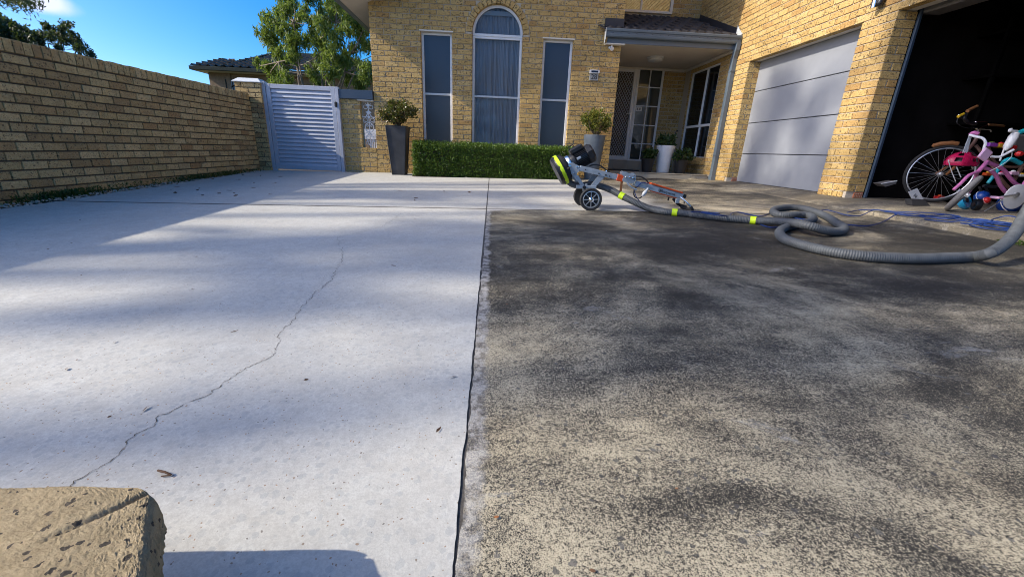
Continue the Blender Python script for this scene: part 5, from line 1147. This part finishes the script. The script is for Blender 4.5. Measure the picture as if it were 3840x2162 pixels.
# pink bicycle
pk = thing('bicycle', (4.54, 4.01, .1), 'pink child bicycle with pale grey tyres leaning at the garage opening', 'bicycle')
P0 = lay(3250+912/3.085, 350+1350/3.085, 0.0); hv = Vector((.80, .60, 0)); upv = Vector((.60*.42, -.80*.42, .91)).normalized(); cw_ = P0+upv*.19
bike_wheel(pk, cw_, hv, upv, .19, 'grey_tyre', 'white_plastic', 14, .024)
lf = MB(); axd = hv.cross(upv).normalized()
cr = b(1290, 905, 4.0)
lf.tube(smooth_path([cr, b(1180, 950, 3.97), b(1090, 1040, 3.96), b(1005, 1115, 3.96)], 4), .014, 8).tube(smooth_path([cr+Vector((.01, .02, 0)), b(1265, 960, 4.08), b(1215, 1090, 4.1), b(1165, 1165, 4.1)], 4), .014, 8).tube([cr, b(1400, 785, 4.02)], .018, 10).build('fork', 'pink_paint', pk)
MB().lathe(cw_-upv*0+hv*0-axd*.0, axd, [(.02, -.05), (.02, .05)], 8).build('hub', 'white_plastic', pk)
fr_ = MB(); fr_.tube(smooth_path([b(1380, 790, 4.02), b(1480, 830, 4.02), b(1580, 880, 4.02), b(1650, 970, 4.02), b(1730, 1050, 4.02), b(1830, 1080, 4.02), b(1950, 1050, 4.02)], 5), .017, 10)
fr_.tube(smooth_path([b(1340, 855, 4.02), b(1430, 890, 4.02), b(1500, 960, 4.02), b(1545, 1060, 4.02), b(1620, 1150, 4.02), b(1720, 1185, 4.02), b(1830, 1190, 4.02), b(1950, 1190, 4.02)], 5), .017, 10).tube([b(1720, 1185, 4.02), b(1800, 1080, 4.02), b(1860, 980, 4.02)], .015, 10).build('frame', 'pink_paint', pk)
MB().lathe(b(1715, 1195, 3.97), (0, -1, 0), [(.12, 0), (.12, .008), (.11, .012), (.02, .012)], 32).build('chain_guard', 'white_plastic', pk)
MB().tube([b(1535, 1200, 3.93), b(1715, 1172, 3.93)], .010, 8).lathe(b(1715, 1172, 3.95), (0, -1, 0), [(.025, 0), (.025, .02), (.012, .025)], 14).build('crank', 'alloy', pk)
MB().bbox(*(lambda p: ((p.x-.03, p.y-.04, p.z-.012), (p.x+.03, p.y+.04, p.z+.012)))(b(1505, 1205, 3.92)), .006).build('pedal', 'pale_pink', pk)
MB().tube([b(1570, 1230, 3.96), b(1480, 1290, 3.9), b(1370, 1362, 3.86)], .006, 6).build('kick_stand', 'alloy', pk)
ph = MB(); ph.tube(smooth_path([b(1185, 480, 4.1), b(1260, 500, 4.06), b(1340, 520, 4.02), b(1375, 570, 4.0), b(1355, 640, 4.0), b(1350, 690, 4.0)], 5), .011, 8).tube(smooth_path([b(1440, 730, 3.98), b(1530, 735, 3.96), b(1610, 700, 3.95), b(1700, 652, 3.94)], 5), .011, 8).build('handlebar', 'white_plastic', pk)
MB().bbox((-.05, -.012, -.05), (.05, .012, .05), .008, Matrix.Translation(b(1368, 708, 3.95)) @ Matrix.Rotation(.45, 4, 'Y')).build('bar_pad', 'pale_pink', pk)
MB().tube(smooth_path([b(1200, 480, 4.12), b(1240, 455, 4.1), b(1290, 470, 4.08)], 4), .018, 8).build('grip', 'pink_paint', pk)
sm_ = MB()
for i in range(9): sm_.tube(smooth_path([b(1185+4*i, 490, 4.1), b(1150+5*i, 580, 4.1), b(1110+7*i, 690-6*(i % 3), 4.1)], 3), .0022, 4)
sm_.build('streamers', 'cap_metal', pk)
MB().tube(smooth_path([b(1420, 900, 3.98), b(1560, 830, 3.95), b(1670, 740, 3.94), b(1680, 660, 3.94)], 5), .003, 5).build('brake_cable', 'white_plastic', pk)
# helmet
hm = b(1105, 765, 4.45); he = thing('helmet', hm, 'glossy hot pink vented helmet hanging on the bicycle', 'helmet')
m = MB(); V = []; nu, nv = 28, 10
for j in range(nv+1):
    a = math.pi*.58*j/nv
    for i in range(nu): p = 2*math.pi*i/nu; rr_ = 1+.05*math.cos(6*p)*math.sin(a); V.append((hm.x+.16*math.sin(a)*math.cos(p)*rr_, hm.y+.115*math.sin(a)*math.sin(p)*rr_, hm.z-.035+.115*math.cos(a)))
Fv = [(j*nu+i, j*nu+(i+1) % nu, (j+1)*nu+(i+1) % nu, (j+1)*nu+i) for j in range(nv) for i in range(nu) if not (j in (3, 4, 6, 7) and i % 5 in (1, 2))]
m.add(V, Fv, True).build('shell', 'hot_pink', he)
MB().lathe((hm.x, hm.y, hm.z-.07), (0, 0, 1), [(.11, 0), (.10, .06), (.05, .12), (.01, .13)], 20).build('liner', 'black_plastic', he)
MB().tube(smooth_path([b(945, 770, 4.42), b(975, 880, 4.42), b(1030, 1020, 4.42)], 4), .004, 5).tube(smooth_path([b(1040, 850, 4.4), b(1090, 970, 4.4)], 4), .005, 5).tube([b(1205, 810, 4.4), b(1230, 870, 4.4)], .008, 5).build('chin_strap', 'white_plastic', he)
# teal scooter-bike behind
tl = thing('bicycle', b(1700, 900, 4.3), 'teal child bicycle with white seat behind the pink one', 'bicycle')
MB().tube(smooth_path([b(1580, 800, 4.3), b(1660, 760, 4.3), b(1780, 810, 4.3)], 4), .022, 8).tube([b(1400, 1040, 4.35), b(1480, 940, 4.35), b(1580, 800, 4.3)], .016, 8).build('frame', 'teal', tl)
MB().tube([b(1750, 460, 4.4), b(1830, 430, 4.4)], .024, 8).build('grip', 'teal', tl)
MB().lathe(b(1670, 550, 4.35), (.25, 0, 1), [(.012, -.10), (.035, -.06), (.04, .04), (.03, .08), (.01, .09)], 14).build('seat', 'white_plastic', tl)
MB().tube([b(1650, 430, 4.35), b(1740, 440, 4.35)], .012, 8).lathe(b(1655, 428, 4.33), (0, -1, 0), [(.02, 0), (.022, .01), (.01, .02)], 12).tube([b(1590, 640, 4.35), b(1540, 780, 4.35)], .008, 6).build('handlebar', 'white_plastic', tl)
MB().bbox(*(lambda p: ((p.x, p.y, p.z-.1), (p.x+.2, p.y+.08, p.z+.08)))(b(1710, 560, 4.5)), .02).build('basket', 'header_panel', tl)
MB().lathe(b(1730, 700, 4.3), (0, -1, 0), [(.02, 0), (.03, .02), (.02, .05)], 12).build('reflector', 'toy_red', tl)
MB().tube([b(1350, 1070, 4.3), b(1500, 1080, 4.3)], .014, 8).tube([b(1300, 1080, 4.32), b(1420, 1280, 4.25)], .010, 8).tube([b(1370, 1080, 4.3), b(1440, 1200, 4.28)], .010, 8).build('chain_stay', 'black_plastic', tl)
def toy(name, label, p, mat, kind, r, **k):
    t = thing(name, p, label, 'toy'); m = MB()
    if kind == 'ball':
        m.lathe(p, (0, 0, 1), [(max(.004, r*math.sin(math.pi*i/10)), -r*math.cos(math.pi*i/10)) for i in range(11)], 20).build('ball', mat, t)
        MB().tube([Vector(p)+Vector((r*1.0*math.cos(a), r*1.0*math.sin(a)*.5, r*1.0*math.sin(a)*.85)) for a in [2*math.pi*i/24 for i in range(24)]], r*.05, 5, closed=True).build('seam', 'white_plastic', t)
    elif kind == 'disc':
        m.lathe(p, k['ax'], [(r*.3, -.02), (r*.9, -.025), (r, 0), (r*.9, .025), (r*.3, .02)], 28).build('tyre', mat, t); MB().lathe(p, k['ax'], [(r*.28, -.03), (r*.3, .03), (r*.1, .034)], 16).build('hub', k.get('m2', 'black_plastic'), t)
    else:
        m.bbox((p.x-r, p.y-r*.6, p.z-r*.5), (p.x+r, p.y+r*.6, p.z+r*.3), r*.12).build('body', mat, t); MB().lathe((p.x, p.y, p.z+r*.3), (0, 0, 1), [(r*.5, 0), (r*.35, r*.3), (r*.05, r*.35)], 12).build('top', k.get('m2', 'toy_red'), t)
toy('ride_on_toy', 'blue plastic ride-on wheel on the garage floor', b(1115, 1262, 4.2)+Vector((0, 0, .02)), 'toy_cyan', 'disc', .095, ax=(.35, -1, .55))
toy('ride_on_toy', 'small black trailer wheel under the pink bicycle', b(1270, 1300, 4.08)+Vector((0, 0, .012)), 'black_plastic', 'disc', .058, ax=(1, -.5, 0), m2='wood_door')
for x, y, Y, mt, r, lab in ((1330, 1195, 4.3, 'toy_blue', .062, 'shiny blue toy ball behind the black trailer wheel'), (1385, 1238, 4.22, 'toy_red', .035, 'small red toy ball beside the blue one'), (1655, 1275, 4.2, 'toy_blue', .10, 'dark blue ball below the pink bicycle chain guard')): toy('toy_ball', lab, b(x, y, Y), mt, 'ball', r)
for x, y, Y, mt, m2, r, lab in ((1400, 930, 4.5, 'orange_red', 'toy_yellow', .04, 'orange toy block hanging between the bicycles'), (1440, 590, 4.6, 'toy_purple', 'gum_leaf', .05, 'purple and green toy on the shelf behind the handlebars'), (1545, 600, 4.6, 'toy_yellow', 'toy_red', .05, 'yellow toy on the shelf behind the handlebars'), (1660, 620, 4.5, 'toy_red', 'toy_red', .05, 'dark red toy car behind the white seat'), (1690, 920, 4.5, 'pale_pink', 'white_plastic', .045, 'pale pink plastic toy between the bicycle frames'), (1555, 925, 4.5, 'pale_pink', 'hot_pink', .03, 'small pink toy between the bicycle frames'), (1790, 945, 4.5, 'white_plastic', 'toy_yellow', .035, 'small white toy at the right picture edge'), (840, 1200, 5.1, 'toy_red', 'orange_red', .05, 'red and white tin behind the bicycle wheel')): toy('toy', lab, b(x, y, Y), mt, 'box', r, m2=m2)
bx_ = thing('ramp_block', b(630, 1285, 4.45), 'black rubber wedge in front of the bicycle wheel', 'block'); p = lay(3250+640/3.085, 350+1300/3.085, 0)
MB().prism([(p.x-.11, p.y, .101), (p.x+.10, p.y, .101), (p.x+.06, p.y+.05, .16), (p.x-.09, p.y+.05, .16)], (.02, .10, 0)).build('wedge', 'rubber', bx_)
ty = thing('tray', b(260, 1035, 5.0), 'white rimmed tray leaning in the dark garage corner', 'tray'); m = MB(); P = [b(170, 1045, 5.0), b(350, 1012, 5.0), b(340, 1045, 5.0), b(220, 1080, 5.0)]; m.prism(P, (.0, .12, 0)).build('tray_body', 'header_panel', ty); MB().tube([P[0], P[1]], .006, 6).build('rim', 'white_plastic', ty)
# dim shelving and stored goods deep in the bay
sh_ = thing('storage_shelf', (8.5, 5.1, .1), 'dark storage shelf along the garage side wall', 'shelf')
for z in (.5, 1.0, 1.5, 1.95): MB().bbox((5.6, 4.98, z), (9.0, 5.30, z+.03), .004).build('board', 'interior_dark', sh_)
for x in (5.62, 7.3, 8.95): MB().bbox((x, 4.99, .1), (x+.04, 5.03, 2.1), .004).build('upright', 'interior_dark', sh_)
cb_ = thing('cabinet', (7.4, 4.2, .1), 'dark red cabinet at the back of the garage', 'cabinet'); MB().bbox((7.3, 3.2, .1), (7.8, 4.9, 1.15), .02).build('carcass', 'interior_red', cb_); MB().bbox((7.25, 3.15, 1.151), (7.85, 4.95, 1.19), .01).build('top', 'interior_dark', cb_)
# ------------------------------------------------------------------ garden wall block close to the camera
gb2 = thing('garden_wall_block', (-.6, .3, -.17), 'rough sandy masonry block with black chips close to the camera', 'block')
ZT = .035; nu, nv = 230, 200; V = []; rb = random.Random(5)
ga = atz(563, 1836, ZT); gb3 = atz(150, 2035, ZT); gd = (gb3-ga); gl_ = gd.length; gd.normalize()
wob = [0.]
for j in range(nv+1): wob.append(wob[-1]*.75+rb.uniform(-.0011, .0011))
for j in range(nv+1):
    t = j/nv; y = .486-.47*t
    EDGE = [(.486, -.512), (.4835, -.494), (.48, -.482), (.473, -.467), (.467, -.457), (.444, -.440), (.408, -.417), (.375, -.394), (.349, -.377), (0, -.15)]
    xr = next(a[1]+(b2[1]-a[1])*(a[0]-y)/(a[0]-b2[0]) for a, b2 in zip(EDGE[:-1], EDGE[1:]) if b2[0] <= y <= a[0])
    xr += wob[j]
    for i in range(nu+1):
        s = i/nu; s2 = 1-(1-s)**1.6; x = -1.15+(xr+1.15)*s2
        q = Vector((x, y, 0))-Vector((ga.x, ga.y, 0)); al = q.dot(Vector((gd.x, gd.y, 0))); dist = abs(q.cross(Vector((gd.x, gd.y, 0))).z)
        gro = -.010*math.exp(-(dist/.0036)**2)*(1 if -.02 < al < gl_ else 0)*max(0, 1-al/gl_*.75)
        e1 = min((xr-x), (.486-y)*.8); rd = -.010*max(0, 1-e1/.010)**2
        V.append((x, y, ZT+gro+rd+rb.uniform(-.0009, .0009)+.0015*math.sin(x*40+y*25)))
Fq = [(j*(nu+1)+i, (j+1)*(nu+1)+i, (j+1)*(nu+1)+i+1, j*(nu+1)+i+1) for j in range(nv) for i in range(nu)]
rim = [i for i in range(nu+1)] + [j*(nu+1)+nu for j in range(1, nv+1)]; base = len(V)
for lev in range(1, 9):
    for k in rim: x, y, z = V[k]; V.append((x+rb.uniform(-.0015, .0015)+(.003 if lev < 7 else -.004), y+rb.uniform(-.001, .001), ZT-.010-(.068*lev/8)))
nr = len(rim)
for lev in range(8):
    for k in range(nr-1):
        a, c = (rim[k], rim[k+1]) if lev == 0 else (base+(lev-1)*nr+k, base+(lev-1)*nr+k+1); Fq.append((a, c, base+lev*nr+k+1, base+lev*nr+k))
MB().add(V, Fq, True).build('cap_brick', 'block_stone', gb2)
MB().prism([(-1.15, .43, -.25), (-.53, .43, -.25), (-.30, .06, -.25), (-1.15, .06, -.25)], (0, 0, .215)).build('wall_body', 'block_stone', gb2)
# ------------------------------------------------------------------ litter, gravel, weeds
def leafm(name, L, W, curl, mat):
    me = bpy.data.meshes.new(name); me.from_pydata([(-L/2, 0, .002), (-L*.15, W/2, curl), (-L*.15, -W/2, .001), (L*.25, W*.35, curl*.8), (L*.25, -W*.35, .001), (L/2, 0, .003+curl*.4), (0, 0, curl*.5), (L*.2, 0, curl*.45)], [], [(0, 6, 1), (0, 2, 6), (1, 6, 7, 3), (6, 2, 4, 7), (3, 7, 5), (7, 4, 5)]); me.materials.append(M[mat]); return me
LM = [leafm('leaf', .05, .012, .006, 'dead_leaf'), leafm('leaf', .035, .014, .008, 'dead_leaf'), leafm('leaf', .07, .010, .005, 'dead_leaf'), leafm('leaf', .028, .016, .004, 'orange_leaf')]
near = [(305, 1032, 0), (180, 935, 1), (268, 912, 1), (738, 962, 0), (1476, 996, 2), (880, 1242, 2), (1148, 1424, 1), (288, 1349, 1), (1645, 1611, 0), (1901, 1140, 3), (2537, 1830, 3), (1860, 1938, 3), (2222, 2140, 1), (300, 825, 1), (2780, 908, 2), (3460, 1110, 0), (2150, 765, 2), (1560, 743, 0), (1500, 715, 2), (1665, 718, 1), (1760, 722, 1), (1555, 752, 1)]
for i in range(30): near.append((random.uniform(560, 1060), random.uniform(655, 735), random.choice([0, 1, 1, 2])))
for i in range(9): near.append((random.uniform(200, 1750), random.uniform(820, 1700), random.choice([1, 1, 0])))
for u, v, k in near:
    p = atg(u, v, .002)
    if p.x > 4 or p.x < -4.3 or p.y > 8.5: continue
    o = obj('fallen_leaf', LM[k], None, 'small dry curled gum leaf lying on the driveway', 'leaf', 'dry leaves scattered on the driveway'); o.location = p; s = random.uniform(.45, 1.0)*(1.7 if v < 760 else .55); o.scale = (s, s, s*1.2); o.rotation_euler = (random.uniform(-.15, .15), random.uniform(-.15, .15), random.uniform(0, 6.3))
tw = thing('twig', atg(615, 1770), 'forked dry twig lying near the masonry block', 'twig'); MB().tube([atg(592, 1762, .004), atg(618, 1768, .010), atg(642, 1779, .004)], .0022, 6).tube([atg(605, 1784, .003), atg(640, 1780, .004)], .0014, 5).build('stick', 'dead_leaf', tw)
gv = MB()
for i in range(900):
    y = random.uniform(2.6, 8.4); e = -4.26+(-4.44+4.26)*max(0, (y-4.2)/4.3); x = random.uniform(-4.49, e+.02); r = random.uniform(.006, .017); z = gz(x, y)-.012+random.uniform(0, .014)
    c = Vector((x, y, z)); a = random.uniform(0, 6.3); V = [c+Vector((math.cos(a+k*2.09)*r*random.uniform(.7, 1.3), math.sin(a+k*2.09)*r, -r*.3)) for k in range(3)]+[c+Vector((math.cos(a+1+k*2.09)*r*.7, math.sin(a+1+k*2.09)*r*.7, r*.5)) for k in range(3)]
    gv.add(V, [(0, 2, 1), (3, 4, 5), (0, 1, 3), (1, 4, 3), (1, 2, 4), (2, 5, 4), (2, 0, 5), (0, 3, 5)])
gv.build('gravel', 'pebble', label='pale loose pebbles along the foot of the boundary wall', cat='gravel', kind='stuff')
n = 2600; y = np.concatenate([RNG.normal(4.55, .22, 900), RNG.normal(6.6, .25, 600), RNG.normal(7.3, .3, 500), RNG.uniform(4, 8.3, 600)])[:n]; x = -4.47+np.abs(RNG.normal(0, .05, n)); C = np.stack([x, y, -.1616+.015*x+.02*y+RNG.random(n)**1.5*.075-.01], 1)
leaf_mesh('weeds', C, .045, .010, unit(RNG.normal(size=(n, 3))*.6+np.array([0, 0, .8])), 'weed_leaf', label='low green weeds along the foot of the boundary wall', cat='weeds', kind='stuff')
n = 60; C = np.stack([RNG.normal(4.02, .02, n), RNG.normal(2.95, .06, n), RNG.random(n)*.03-.03], 1); leaf_mesh('weeds', C, .04, .01, unit(RNG.normal(size=(n, 3))+np.array([0, 0, .5])), 'weed_leaf', label='small weed at the edge of the garage apron', cat='weeds', kind='stuff')
